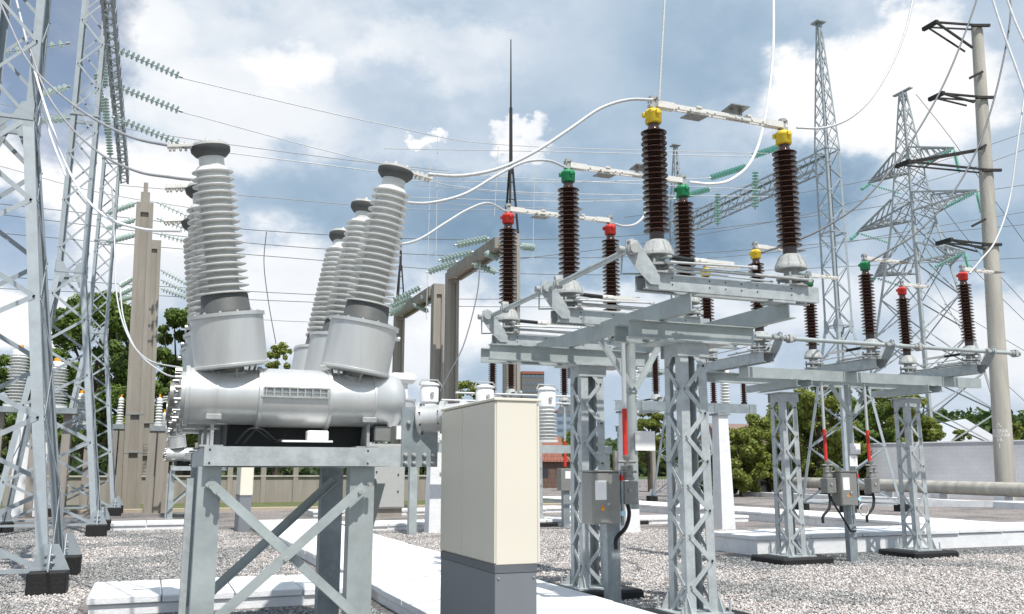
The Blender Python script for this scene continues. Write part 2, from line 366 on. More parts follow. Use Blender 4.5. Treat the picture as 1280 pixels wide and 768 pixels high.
# ------------------------------------------------------------------ disconnector pole
def bolts(m, c, axis, R, n, r=.012, h=.015):
    d, u, v = frame(axis); c = Vector(c)
    for k in range(n):
        p = c+(u*cos(2*pi*(k+.5)/n)+v*sin(2*pi*(k+.5)/n))*R
        m.tube(p, p+d*h, r, n=6)
SPAN = 1.70
def make_pole(label, cap, capname, opened=False, span=SPAN):
    o = empty('disconnector_pole', (0, 0, 0), label, 'disconnector')
    L = span+.27
    m = M()   # base channel (web faces -y, flanges back)
    for sgn in (-1, 1):
        y = sgn*.11
        pts = [(0, 0), (.06, 0), (.06, .012), (.012, .012), (.012, .158), (.06, .158), (.06, .17), (0, .17)]
        m.prof((-.21, y, -.17), (L, y, -.17), pts, up=(0, 0, 1), u=(0, -sgn, 0))
    m.box(-.2, .25, -.1, .1, -.012, -.002); m.box(span-.25, L-.01, -.1, .1, -.012, -.002)
    base = m.build('base_channel', galv, o)
    m = M()
    for x in (-.16, -.08, .1, .55, .75, .95, 1.15, 1.6):
        for z in (-.04, -.11): m.tube((x, -.111, z), (x, -.114, z), .009, n=6)
    m.build('bolt_hole', ink, base)
    for i, x in enumerate((0, span)):
        m = M()
        m.lathe([(.17, .0), (.17, .02), (.07, .022), (.07, .085), (.165, .087), (.165, .11), (.08, .112), (.08, .20), (.175, .202), (.175, .235), (.165, .245), (.125, .345), (.10, .37), (.0, .37)], (x, 0, 0), n=16)
        for k in range(8):
            a = 2*pi*k/8; c, s_ = cos(a), sin(a)
            m.plate([(x+.10*c, .10*s_, .235), (x+.178*c, .178*s_, .235), (x+.13*c, .13*s_, .345), (x+.09*c, .09*s_, .35)], (-s_, c, 0), .012)
        bolts(m, (x, 0, .022), (0, 0, 1), .14, 4, .014, .13)
        m.build('bearing_housing', alu2, o)
        m = M().lathe([(.078, .36), (.078, .46)]+sheds(.138, .138, .07, .46, 1.60, 19, .95)+[(.06, 1.62), (.06, 1.67)], (x, 0, 0), n=28)
        ins = m.build('porcelain_insulator', brown_porc, o)
        m = M().lathe([(.0, 1.655), (.075, 1.655), (.088, 1.67), (.088, 1.76), (.092, 1.765), (.092, 1.79), (.07, 1.815), (.0, 1.815)], (x, 0, 0), n=18)
        for k in range(3):
            a = k*2*pi/3+.5; m.box(x+.095*cos(a)-.02, x+.095*cos(a)+.02, .095*sin(a)-.02, .095*sin(a)+.02, 1.74, 1.79, .004)
        m.build(capname, cap, ins)
        m = M().tube((x, 0, 1.81), (x, 0, 1.93), .032, n=10).tube((x, 0, 1.93), (x, 0, 1.965), .045, n=10).box(x-.05, x+.05, -.03, .03, 1.84, 1.87)
        bolts(m, (x, 0, 1.9), (0, 0, 1), .05, 4, .008, .05)
        m.build('terminal_clamp', alu2, ins)
    # contact arms
    dirs = [(0, span), (span, 0)]
    for i, (x, xo) in enumerate(dirs):
        sg = 1 if i == 0 else -1
        ln = span/2+(.10 if i == 0 else -.02)
        def T(a, b, c):
            if opened: return Vector((x+b, -a, c))
            return Vector((x+sg*a, b*sg, c))
        m = M()
        zc = 1.885
        for b in (-.028, .028):
            m.bar(T(.04, b, zc), T(ln*.95, b, zc), .02, .05, (0, 0, 1))
            m.bar(T(ln*.5, b*1.15, zc), T(ln, b*1.3, zc), .012, .035, (0, 0, 1))
        m.bar(T(.02, 0, zc), T(.25, 0, zc), .085, .07, (0, 0, 1))
        m.bar(T(ln*.55, 0, zc+.035), T(ln*.62, 0, zc+.035), .10, .02, (0, 0, 1))
        for a in (.3, .45, ln*.7, ln*.8): m.tube(T(a, -.05, zc), T(a, .05, zc), .012, n=6)
        arm = m.build('contact_arm', silver, o)
        m = M()
        if i == 0 or not opened:
            a0 = ln*.42 if i == 0 else ln*.62
            zz = zc+(.10 if i else -.075)
            if opened: a0 = ln*.9; zz = zc
            m.plate([T(a0, -.10, zz), T(a0+.24, -.10, zz), T(a0+.24, .10, zz+.015), T(a0, .10, zz+.015)], (0, 0, 1), .012)
            m.bar(T(a0+.06, 0, zz), T(a0+.06, 0, zc), .03); m.bar(T(a0+.18, 0, zz), T(a0+.18, 0, zc), .03)
            m.build('contact_shield', boxg, arm)
    # rotating link rod
    m = M().tube((.05, -.17, .06), (span+.12, -.17, .06), .018, n=8).tube((-.1, .16, .045), (span*.5, .12, .045), .013, n=8)
    for x in (.05, span+.1):
        m.box(x-.03, x+.03, -.19, -.15, .03, .09, .006); m.bar((x, -.17, .06), (x-.06, 0, .06), .03, .02)
    m.build('link_rod', alu2, o)
    M().tube((-.02, -.2, .10), (span*.62, -.21, .13), .013, n=8).box(span*.62-.03, span*.62+.03, -.225, -.195, .11, .15, .004).build('link_rod', alu, o)
    M().tube((.12, .18, .12), (span-.1, .2, .10), .012, n=8).build('link_rod', alu, o)
    M().bar((.0, -.02, .155), (.0, -.24, .155), .05, .02).build('crank_lever', galv, o); M().bar((span, -.02, .155), (span+.1, -.2, .12), .05, .02).build('crank_lever', galv, o)
    M().box(span-.35, span-.05, -.11, .11, -.2, -.175).build('bearing_plate', galv, o)
    # earthing switch: bracket, horizontal blade with fork
    m = M()
    br = [(-.17, .085, -.13), (-.06, .085, -.13), (-.06, .085, -.02), (-.30, .085, .30), (-.37, .085, .33), (-.44, .085, .30), (-.45, .085, .18), (-.33, .085, .02)]
    m.plate([(a, -.13, c) for a, b, c in br], (0, 1, 0), .014)
    m.lathe([(.062, -.04), (.062, .04)], (-.37, -.14, .24), (0, 1, 0), 14)
    m.build('shaft_bracket', galv, o)
    m = M().tube((-.40, .02, .24), (.5, .10, .225), .026, n=10)
    bl = m.build('earthing_blade', black, o)
    M().tube((-.45, .02, .24), (-.38, .02, .24), .04, n=10).build('blade_hinge', alu2, bl)
    m = M().box(.5, .66, .06, .14, .20, .25, .008)
    for b in (.07, .125): m.bar((.62, b, .228), (1.0, b, .228), .012, .035, (0, 0, 1))
    m.tube((.56, .05, .23), (.56, .15, .23), .015, n=6)
    m.build('blade_fork', silver, bl)
    m = M().poly([(-.40, .02, .24), (-.35, .15, .02), (0, .16, .05), (.1, .2, .08)], .012, 6)
    m.build('operating_lever', galv, o)
    return o
ZB = 3.60
pA = [make_pole('near disconnector pole with yellow caps, closest to the camera', yellow, 'yellow_cap')]
pA[0].location = (4.74, 7.88, ZB)
q = make_pole('middle disconnector pole of the near group, with green caps', green, 'green_cap'); q.location = (4.69, 9.92, ZB-.03); pA.append(q)
q = make_pole('rear disconnector pole of the near group, with red caps', red, 'red_cap'); q.location = (4.66, 11.95, ZB-.05); pA.append(q)
for q in pA: q['group'] = 'brown disconnector poles on the near lattice support'
bx = [(9.57, yellow, 'yellow_cap', 'yellow'), (12.0, green, 'green_cap', 'green'), (14.42, red, 'red_cap', 'red')]
pos = ['leftmost', 'middle', 'rightmost']
for i, (x, c, cn, nm) in enumerate(bx):
    q = make_pole(f'{nm}-capped open disconnector pole, {pos[i]} on the right hand support', c, cn, True, 1.55)
    q.location = (x, 12.62, ZB); q.rotation_euler = (0, 0, pi/2); q['group'] = 'open disconnector poles on the right support'
    r = copy_tree(q); r.location = (x, 24.3, ZB); r['label'] = f'small distant disconnector pole with {nm} caps, seen beyond the near lattice column'; r['group'] = 'distant disconnector poles'

# ------------------------------------------------------------------ lattice columns
def lattice_faces(o, c0, c1, b0, b1, z0, z1, legw, brw, pans, mt, cross=False, legs=True, legname='leg', zs=None):
    """tapered square lattice between z0 and z1 centred c0->c1 with half widths b0->b1"""
    def C(i, t):
        sx, sy = ((-1, -1), (1, -1), (1, 1), (-1, 1))[i % 4]
        c = Vector(c0).lerp(Vector(c1), t); b = b0+(b1-b0)*t
        return Vector((c.x+sx*b, c.y+sy*b, z0+(z1-z0)*t))
    if legs:
        for i in range(4):
            sx, sy = ((-1, -1), (1, -1), (1, 1), (-1, 1))[i]
            M().angle(C(i, 0), C(i, 1), legw, (-sx, 0, 0), (0, -sy, 0)).build(legname, mt, o)
    ts = zs or [k/pans for k in range(pans+1)]
    for i in range(4):
        sx, sy = ((-1, -1), (1, -1), (1, 1), (-1, 1))[i]
        m = M(); n = (C((i+1) % 4, 0)-C(i, 0)).cross(Vector((0, 0, 1))).normalized()
        off = n*.006
        for k in range(len(ts)-1):
            a0, a1 = C(i, ts[k]), C(i, ts[k+1]); b0_, b1_ = C((i+1) % 4, ts[k]), C((i+1) % 4, ts[k+1])
            e = (b0_-a0).normalized()*legw*.5
            if cross:
                m.bar(a0+e+off, b1_-e+off, brw, .007, n); m.bar(b0_-e+off*2.4, a1+e+off*2.4, brw, .007, n)
                for p in (a0+e, b0_-e): m.tube(p+off*2.5, p+off*4.5, brw*.22, n=6)
            else:
                if (k+i) % 2: p, q = a0+e, b1_-e
                else: p, q = b0_-e, a1+e
                m.bar(p+off, q+off, brw, .008, n)
                for r in (p, q): m.tube(r+off*1.5, r+off*4, brw*.25, n=6)
        m.build('lacing', mt, o)
    return C
def make_column(label, h, x, y, w=.37, plinth=True):
    o = empty('lattice_column', (x, y, 0), label, 'lattice column', 'lattice support columns')
    C = lattice_faces(o, (0, 0, 0), (0, 0, 0), w/2, w/2-.02, .14, h-.1, .105, .05, 11, galv)
    m = M().box(-w/2-.05, w/2+.05, -w/2-.05, w/2+.05, h-.1, h-.085)
    for sx in (-1, 1): m.box(-w/2-.02, w/2+.02, sx*(w/2-.01)-.006, sx*(w/2-.01)+.006, h-.26, h-.1)
    for sx in (-1, 1): m.box(sx*(w/2-.01)-.006, sx*(w/2-.01)+.006, -w/2+.02, w/2-.02, h-.26, h-.1)
    m.build('head_plate', galv, o)
    m = M().box(-w/2-.12, w/2+.12, -w/2-.12, w/2+.12, .12, .14)
    for sx in (-1, 1):
        for sy in (-1, 1):
            cx, cy = sx*w/2, sy*w/2
            m.plate([(cx, cy+sy*.008, .14), (cx+sx*.1, cy+sy*.008, .14), (cx, cy+sy*.008, .34)], (0, 1, 0), .01)
            m.plate([(cx+sx*.008, cy, .14), (cx+sx*.008, cy+sy*.1, .14), (cx+sx*.008, cy, .34)], (1, 0, 0), .01)
            m.tube((cx+sx*.09, cy+sy*.09, .13), (cx+sx*.09, cy+sy*.09, .27), .014, n=6)
    m.build('base_plate', galv, o)
    m = M().box(-w/2-.36, w/2+.36, -w/2-.30, w/2+.30, -.1, .12, .03); m.build('concrete_footing', tar, o)
    return o
colA = make_column('near tall lattice column under the yellow-capped disconnector, cut by the bottom edge', 3.12, 5.50, 8.62)
q = put(copy_tree(colA), (5.42, 10.95, 0), 'lattice column of the near support standing beside the grey drive cabinet')
q = put(copy_tree(colA), (10.78, 13.62, 0), 'left lattice column under the right hand disconnector, on a black footing')
q = put(copy_tree(colA), (13.87, 13.75, 0), 'right lattice column under the right hand disconnector, on a black footing')

# ------------------------------------------------------------------ beam frames
CH_ = lambda w, h, t=.012: [(0, 0), (w, 0), (w, t), (t, t), (t, h-t), (w, h-t), (w, h), (0, h)]
def ibeam(w, h, t=.012): return [(-w/2, 0), (w/2, 0), (w/2, t), (t/2, t), (t/2, h-t), (w/2, h-t), (w/2, h), (-w/2, h), (-w/2, h-t), (-t/2, h-t), (-t/2, t), (-w/2, t)]
o = empty('support_frame', (5.5, 9.8, 3.12), 'galvanised beam frame carrying the three near disconnector poles', 'beam frame', 'beam frames')
def rel(m, name, mt, o):
    c = m.build(name, mt, o); c.matrix_parent_inverse = Matrix.Translation(-Vector(o.location)); return c
z1 = 3.24
for x, ys in ((5.06, (7.78, 12.4)), (6.30, (7.78, 12.4))):
    rel(M().prof((x, ys[0], z1-.002), (x, ys[1], z1-.002), [(0, 0), (.09, 0), (.09, .012), (.012, .012), (.012, .178), (.09, .178), (.09, .19), (0, .19)], up=(0, 0, 1), u=(1, 0, 0)), 'long_beam', galv2, o)
for y, xa, xb in ((8.62, 4.7, 6.32), (10.95, 3.95, 6.3)):
    for dy in (-.17, .17):
        rel(M().prof((xa, y+dy, z1-.22), (xb, y+dy, z1-.22), CH_(.07, .19), up=(0, 0, 1), u=(0, -1 if dy > 0 else 1, 0)) if dy > 0 else M().prof((xa, y+dy, z1-.214), (xb, y+dy, z1-.214), ibeam(.11, .2), up=(0, 0, 1), u=(0, 1, 0)), 'cross_beam', galv2, o)
for y in (8.62, 10.95):
    rel(M().box(5.05, 5.95, y-.25, y+.25, z1-.236, z1-.218), 'cap_plate', galv, o)
# earthing shaft along the pole row
o2 = empty('earthing_shaft', (4.36, 9.9, 3.82), 'long sloping galvanised tube joining the left ends of the near disconnector poles', 'operating shaft', 'earthing shafts')
m = M()
for a, b in ((7.75, 9.45), (9.62, 12.2)): m.tube((4.36, a, 3.82-(.02 if a > 9 else 0)), (4.36, b, 3.82-(.03 if a > 9 else .02)), .033, n=12)
rel(m, 'tube', galv2, o2)
for y in (9.53, 11.3, 7.72):
    m = M(); m.lathe([(.05, -.05), (.05, -.02), (.065, -.02), (.065, .02), (.05, .02), (.05, .05)], (4.36, y, 3.82-.01), (0, 1, 0), 12).box(4.31, 4.41, y-.03, y+.03, 3.75, 3.90, .01)
    rel(m, 'coupling', alu2, o2)

# drive post of the near group: pipe post, struts, red striped shaft, boxes
def make_drive(label, x, y, twin):
    o = empty('drive_post', (x, y, 0), label, 'drive post', 'disconnector drive posts')
    # channel post
    m = M().prof((.02, 0, 0), (.02, 0, 1.12), [(0, 0), (.17, 0), (.17, .012), (.012, .012), (.012, .10), (.17, .10), (.17, .112), (0, .112)], up=(0, 1, 0), u=(1, 0, 0)); m.build('channel_post', dgalv, o)
    PX_ = .42 if twin else .53
    m = M().tube((PX_, .25, 1.15), (PX_, .25, 3.22), .062, n=16).tube((PX_, .25, 2.58), (PX_, .25, 2.62), .075, n=16)
    m.build('pipe_post', galv2, o)
    m = M()
    for dx in (-.48, .40): m.prof((PX_+dx*.08, .16, 2.62), (PX_+dx, .16, 3.20), [(0, 0), (.06, 0), (.06, .008), (.008, .008), (.008, .06), (0, .06)])
    m.build('strut', galv2, o)
    xs = [.30] if not twin else [-.38, .62]
    for xx in xs:
        m = M().tube((xx, .02, 2.36), (xx, .02, 3.3), .027, n=12); m.build('drive_shaft', alu, o)
        m = M().tube((xx, .02, 1.80), (xx, .02, 2.36), .031, n=12).build('shaft_sleeve', red, o)
        m = M().lathe([(.02, .30), (.045, .30), (.045, .26), (.03, .24), (.03, .18), (.075, .17), (.075, .05), (.09, .04), (.09, 0)], (xx, .0, 1.50), n=14)
        m.tube((xx-.12, -.01, 1.72), (xx+.12, -.01, 1.72), .018, n=8); m.tube((xx, -.12, 1.66), (xx, .1, 1.66), .018, n=8); m.tube((xx-.1, -.06, 1.6), (xx+.1, -.06, 1.6), .014, n=8)
        m.build('gearbox', boxg, o)
        m = M().box(xx-.10, xx+.10, -.10, .09, 1.22, 1.49, .01); b = m.build('hand_drive_box', boxg, o)
        m = M().tube((xx-.02, -.103, 1.38), (xx-.02, -.12, 1.38), .02, n=10).box(xx+.06, xx+.07, -.104, -.10, 1.26, 1.45)
        m.build('cover_boss', alu2, b)
        m = M().poly(crom([(xx, 0, 1.22), (xx+.02, 0, 1.10), (xx-.04, -.02, .95), (xx-.16, 0, .82), (xx-.17, 0, .70)], 6), .025, 8); m.build('cable_conduit', black, o)
    m = M().box(-.27, .10, -.20, .08, 1.0, 1.60, .012).box(-.285, .115, -.22, .10, 1.60, 1.618, .004)
    b = m.build('motor_cabinet', boxg, o)
    m = M().box(-.265, -.055, -.212, -.2, 1.02, 1.58, .004); d = m.build('door', boxg, b)
    M().box(-.235, -.09, -.216, -.213, 1.28, 1.5).build('paper_notice', sign_w, d)
    M().plate([(-.165, -.215, 1.16), (-.115, -.215, 1.16), (-.14, -.215, 1.235)], (0, 1, 0), .003).build('warning_triangle', orange, d)
    M().plate([(-.143, -.218, 1.178), (-.133, -.218, 1.20), (-.138, -.218, 1.20), (-.137, -.218, 1.215), (-.146, -.218, 1.195), (-.140, -.218, 1.195)], (0, 1, 0), .002).build('flash_mark', ink, d)
    M().box(-.09, -.05, -.235, -.213, 1.22, 1.25, .004).build('door_handle', alu2, d)
    m = M().box(.125, .152, -.18, -.15, .98, 1.62); f = m.build('flat_bar', dgalv, o)
    M().box(.118, .159, -.188, -.142, 1.50, 1.56).build('red_mark', red, f)
    M().lathe([(.0, 0), (.035, 0), (.035, .004), (0, .004)], (.14, -.184, 1.12), (0, -1, 0), 16).build('round_tag', mat('pale_blue_tag', (.45, .75, .85), .4), f)
    m = M().box(.52, .80, .16, .172, 1.86, 2.10) if not twin else M().box(.30, .54, .14, .152, 1.92, 2.12)
    m.build('blank_white_plate', sign_w, o)
    if twin:
        M().box(.26, .44, .13, .139, 1.70, 1.9).build('blank_white_plate', sign_w, o)
        m = M().poly([(.17+.10*cos(k*pi/12), -.24, .93+.10*sin(k*pi/12)) for k in range(25)], .012, 8); m.build('cable_coil', cable_w, o)
        m = M().poly([(-.38, 0, 1.22), (-.30, -.05, 1.0), (-.05, -.08, .62), (0, -.06, .55), (.15, -.02, .55)], .018, 6); m.build('cable_conduit', black, o)
    return o
make_drive('near drive post with grey motor cabinet, orange warning triangle and red striped shaft', 5.03, 9.72, False)
make_drive('twin shaft drive post between the two right lattice columns, with red sleeves and grey boxes', 11.72, 13.2, True)

# right support frame
o = empty('support_frame', (12.2, 13.6, 3.2), 'galvanised beam frame on two lattice columns under the right open disconnector', 'beam frame', 'beam frames')
for y in (13.15, 14.15):
    rel(M().prof((9.1 if y > 14 else 9.5, y, z1), (15.25, y, z1), CH_(.09, .19), up=(0, 0, 1), u=(0, 1 if y < 14 else -1, 0)), 'long_beam', galv2, o)
for x in (10.78, 13.87):
    rel(M().prof((x-.17, 13.0, z1-.132), (x-.17, 14.5, z1-.132), CH_(.08, .13), up=(0, 0, 1), u=(1, 0, 0)), 'cross_beam', galv2, o)
    rel(M().prof((x+.17, 13.0, z1-.132), (x+.17, 14.5, z1-.132), CH_(.08, .13), up=(0, 0, 1), u=(-1, 0, 0)), 'cross_beam', galv2, o)
sf = o
o2 = empty('earthing_shaft', (12.1, 12.25, 3.82), 'long horizontal galvanised tube along the front of the right disconnector', 'operating shaft', 'earthing shafts')
m = M().tube((9.2, 12.25, 3.82), (15.2, 12.25, 3.82), .038, n=12); rel(m, 'tube', galv2, o2)
for x in (9.9, 12.75, 15.15):
    m = M(); m.lathe([(.055, -.1), (.055, -.05), (.04, -.05), (.04, .05), (.055, .05), (.055, .1)], (x, 12.25, 3.82), (1, 0, 0), 12).box(x-.04, x+.04, 12.19, 12.31, 3.75, 3.89, .01)
    rel(m, 'coupling', alu2, o2)
# distant copies
for src, dy, lb in ((sf, 11.7, 'distant galvanised beam frame seen between the near lattice columns'),):
    r = copy_tree(src); r.location = Vector(src.location)+Vector((0, dy, 0)); r['label'] = lb
for i, x in enumerate((10.78, 13.87)):
    put(copy_tree(colA), (x, 25.4, 0), ('distant lattice column hidden behind the near ones, left of the white post', 'distant lattice column standing behind the tall white post')[i])

# ------------------------------------------------------------------ dead tank breaker
def tilt_point(b, d, t): return Vector(b)+Vector(d)*t
def make_breaker(label):
    o = empty('circuit_breaker', (0, 7.4, 0), label, 'circuit breaker', 'dead tank circuit breakers')
    Y0 = 7.4
    def rl(m, n, mt, p=None):
        c = m.build(n, mt, p or o)
        if p is None or p is o: c.matrix_parent_inverse = Matrix.Translation((0, -Y0, 0))
        return c
    ZT = 2.20
    for i, (y, sp) in enumerate(((7.62, -.38), (8.62, 0), (9.62, .38))):
        R = .225
        m = M().lathe([(0, .12), (.15, .125), (.19, .14), (.19, .17), (R+.015, .17), (R+.015, .20), (R, .205), (R, .40), (R+.004, .402), (R+.004, .412), (R, .414), (R, .72), (R+.03, .725), (R+.03, .75), (R+.016, .755), (R+.016, 1.28), (R+.03, 1.285), (R+.03, 1.31), (R, 1.315), (R, 1.66), (R+.006, 1.665), (R+.006, 1.68), (R, 1.685), (R*.99, 1.84), (R*.9, 1.91), (R*.6, 1.95), (0, 1.96)], (.03, y, ZT), (1, 0, 0), 40)
        tank = rl(m, 'tank', alu)
        m = M(); bolts(m, (.17, y, ZT), (-1, 0, 0), .205, 14, .014, .05)
        m.lathe([(0, 0), (.10, 0), (.10, .04), (0, .04)], (.13, y, ZT), (-1, 0, 0), 16); m.build('end_bolts', boxg, tank)
        c = m; tank.children
        # ribbed side door on centre section
        m = M().box(.765, 1.305, y-R-.035, y-R+.06, ZT-.015, ZT-.003).box(.79, 1.305, y-R-.035, y-R+.06, ZT+.06, ZT+.072).box(.79, 1.305, y-R-.03, y-R+.05, ZT+.024, ZT+.03)
        for k in range(9): m.box(.80+k*.061, .812+k*.061, y-R-.033, y-R+.05, ZT-.01, ZT+.07)
        m.build('clamp_rib', alu2, tank)
        for k, (xb, sx) in enumerate(((.57, -1), (1.53, 1))):
            B = Vector((xb, y, ZT+.075)); ax = Vector((sx*.155, sp*.26, 1)).normalized()
            m = M().lathe([(.12, 0), (.12, .09), (.15, .095), (.15, .12), (.10, .12), (.10, .18)], B, ax, 20)
            bolts(m, B+ax*.06, ax, .135, 10, .012, .07)
            d, u, v = frame(ax)
            for a in range(6):
                w = (u*cos(a*pi/3+.4)+v*sin(a*pi/3+.4)); m.bar(B+ax*.02+w*.14, B+ax*.16+w*.2, .015)
            neck = m.build('turret_neck', alu2, tank)
            B2 = B+ax*.17; R2 = .288
            m = M().lathe([(0, -.01), (R2-.02, -.01), (R2, 0), (R2+.012, .004), (R2+.012, .022), (R2, .026), (R2, .40), (R2+.014, .403), (R2+.014, .432), (0, .434)], B2, ax, 44)
            bolts(m, B2+ax*.434, ax, R2-.035, 12, .010, .012)
            m.lathe([(0, 0), (.02, 0), (.02, .05), (0, .05)], B2+ax*.3+Vector((sx*.28, -.02, 0)), (sx, 0, 0), 8)
            pot = rl(m, 'transformer_turret', alu)
            B3 = B2+ax*.434
            m = M().lathe([(.205, 0), (.205, .02), (.195, .03), (.185, .15), (.165, .165), (0, .165)], B3, ax, 32); rl(m, 'base_collar', dark_collar)
            B4 = B3+ax*.15
            m = M().lathe([(.15, 0)]+sheds(.208, .162, .12, .0, 1.06, 18, 1)[1:-1]+[(.10, 1.06), (.10, 1.16)], B4, ax, 40)
            bush = rl(m, 'porcelain_bushing', white_porc)
            B5 = B4+ax*1.14
            m = M().lathe([(.10, 0), (.125, .01), (.155, .045), (.158, .085), (.15, .09), (0, .09)], B5, ax, 28); rl(m, 'top_ring', dark_collar)
            pd = Vector((sx, 0, 0)); pd = (pd-ax*pd.dot(ax)).normalized(); up_ = ax
            T = B5+ax*.10
            m = M().lathe([(0, -.012), (.14, -.012), (.14, .012), (0, .012)], T, ax, 24)
            m.bar(T, T+pd*.33, .085, .022, up_)
            for w in (.19, .23, .28, .31):
                for e in (-.025, .025):
                    cpt = T+pd*w+pd.cross(ax)*e; m.tube(cpt-ax*.035, cpt+ax*.03, .010, n=6)
            for a in range(5):
                w = (u*cos(a*2*pi/5)+v*sin(a*2*pi/5))*.10; m.tube(T+w, T+w+ax*.04, .013, n=6)
            rl(m, 'terminal_plate', silver)
        # saddles
        for xs in (.42, 1.66):
            m = M().plate([(xs, y-.14, 1.80), (xs, y+.14, 1.80), (xs, y+.05, 2.02), (xs, y-.05, 2.02)], (1, 0, 0), .012).box(xs-.09, xs+.09, y-.12, y+.12, 1.795, 1.81)
            m.box(xs-.012, xs+.012, y-.15, y-.13, 1.80, 2.03); m.box(xs-.06, xs+.06, y-.20, y-.12, 2.0, 2.05, .008)
            rl(m, 'saddle', alu2)
    # frame beams
    zt, zb = 1.793, 1.645
    rl(M().prof((.36, 7.28, zb), (1.89, 7.28, zb), CH_(.07, .148), up=(0, 0, 1), u=(0, 1, 0)), 'frame_beam', galv)
    rl(M().prof((.36, 9.86, zb), (1.89, 9.86, zb), CH_(.07, .148), up=(0, 0, 1), u=(0, -1, 0)), 'frame_beam', galv)
    for x, s_ in ((.37, 1), (1.88, -1)): rl(M().prof((x, 7.36, zb), (x, 9.78, zb), CH_(.07, .148), up=(0, 0, 1), u=(s_, 0, 0)), 'frame_beam', galv)
    m = M()
    for x in (.40, 1.62):
        for z in (1.667, 1.768): m.tube((x, 7.279, z), (x, 7.276, z), .008, n=8)
    rl(m, 'bolt_hole', ink)
    # legs
    for x0, w in ((.33, .17), (1.50, .20)):
        for y in (7.37, 8.68):
            m = M().prof((x0, y, 0), (x0, y, 1.64), [(0, 0), (w, 0), (w, .01), (.012, .01), (.012, .15), (w, .15), (w, .16), (0, .16)], up=(0, 1, 0), u=(1, 0, 0))
            m.box(x0-.05, x0+w+.05, y-.05, y+.21, .0, .02)
            rl(m, 'leg', galv2 if y < 8 else dgalv)  # rear legs take a darker steel: their shade is put into the colour
    rl(M().prof((.26, 7.6, 0), (.26, 7.6, 1.55), CH_(.05, .1), up=(0, 1, 0), u=(1, 0, 0)), 'cable_duct', galv)
    # braces
    def br(p, q, u, v, w=.075): rl(M().angle(p, q, w, u, v, .008), 'brace', galv2)
    br((.38, 7.355, 1.50), (1.68, 7.355, .34), (0.6, 0, .8), (0, -1, 0)); br((1.62, 7.335-.075, 1.46), (.36, 7.335-.075, .34), (-.6, 0, .8), (0, 1, 0))
    br((1.62, 8.60, 1.5), (.36, 8.60, .34), (-.6, 0, .8), (0, -1, 0))
    br((1.735, 7.45, 1.5), (1.735, 8.7, .3), (0, .6, .8), (1, 0, 0))
    for p in ((.42, 1.50), (.48, 1.44), (1.56, 1.44), (1.64, 1.50), (1.0, .94)): rl(M().tube((p[0], 7.30, p[1]), (p[0], 7.24, p[1]), .018, n=6), 'brace_bolt', alu2)
    # drive tray and mechanism under the tanks
    m = M().box(.55, 1.72, 7.75, 9.6, 1.80, 2.0, .01); rl(m, 'mechanism_tray', black)
    m = M().box(1.15, 1.32, 7.40, 7.52, 1.85, 1.93, .01).box(.95, 1.35, 7.38, 7.46, 1.835, 1.85); rl(m, 'junction_box', sign_w)
    m = M()
    for k in range(2): m.poly(crom([(.6+k*.06, 7.5, 1.82), (.72+k*.05, 7.45, 1.94), (.9+k*.03, 7.5, 1.84), (1.0, 7.6, 1.9)], 5), .008, 6)
    rl(m, 'control_wire', black)
    m = M()
    m.box(1.72, 1.86, 7.5, 7.7, 1.85, 1.98, .01)
    rl(m, 'density_monitor', boxg)
    # end plate with bolts, flanged pipe
    m = M().box(1.895, 2.205, 7.27, 7.285, 1.64, 2.13)
    ep = rl(m, 'end_plate', dgalv)
    for x, z in [(x, z) for x in (1.93, 2.0, 2.09, 2.165) for z in (1.67, 1.735)]+[(1.95, 2.0)]:
        M().lathe([(.018, 0), (.018, .015), (.012, .03), (0, .032)], (x, 7.268, z), (0, -1, 0), 8).build('plate_bolt', alu2, ep)
    ax = Vector((.86, -.5, .06)).normalized(); B = Vector((2.06, 7.32, 2.03))
    m = M().lathe([(.13, 0), (.145, .0), (.145, .022), (.115, .024), (.115, .19), (.145, .192), (.145, .214), (.145, .217), (.145, .235), (.115, .237), (.115, .36), (.135, .362), (.135, .39), (.12, .42), (.08, .45), (0, .465)], B, ax, 28)
    pipe = rl(m, 'flanged_pipe', alu)
    m = M(); bolts(m, B+ax*.024, ax, .13, 8, .009, .012); bolts(m, B+ax*.192, -ax, .13, 8, .009, .012); m.build('flange_bolt', ink, pipe)
    m = M().lathe([(.11, 0), (.11, .21), (.12, .215), (.12, .23), (0, .235)], (2.02, 7.75, 2.0), (0, 0, 1), 24)
    rl(m, 'gas_canister', alu)
    m = M().box(2.02, 2.28, 8.2, 8.36, 2.42, 2.52, .035).box(2.1, 2.2, 8.25, 8.3, 1.9, 2.42)
    rl(m, 'position_indicator', sign_w)
    return o
bk = make_breaker('near three pole dead tank circuit breaker with pale ribbed bushings on a braced frame')
r = put(copy_tree(bk), (.25, 26.4, 0), 'second dead tank circuit breaker, farther back and mostly hidden by the near one')

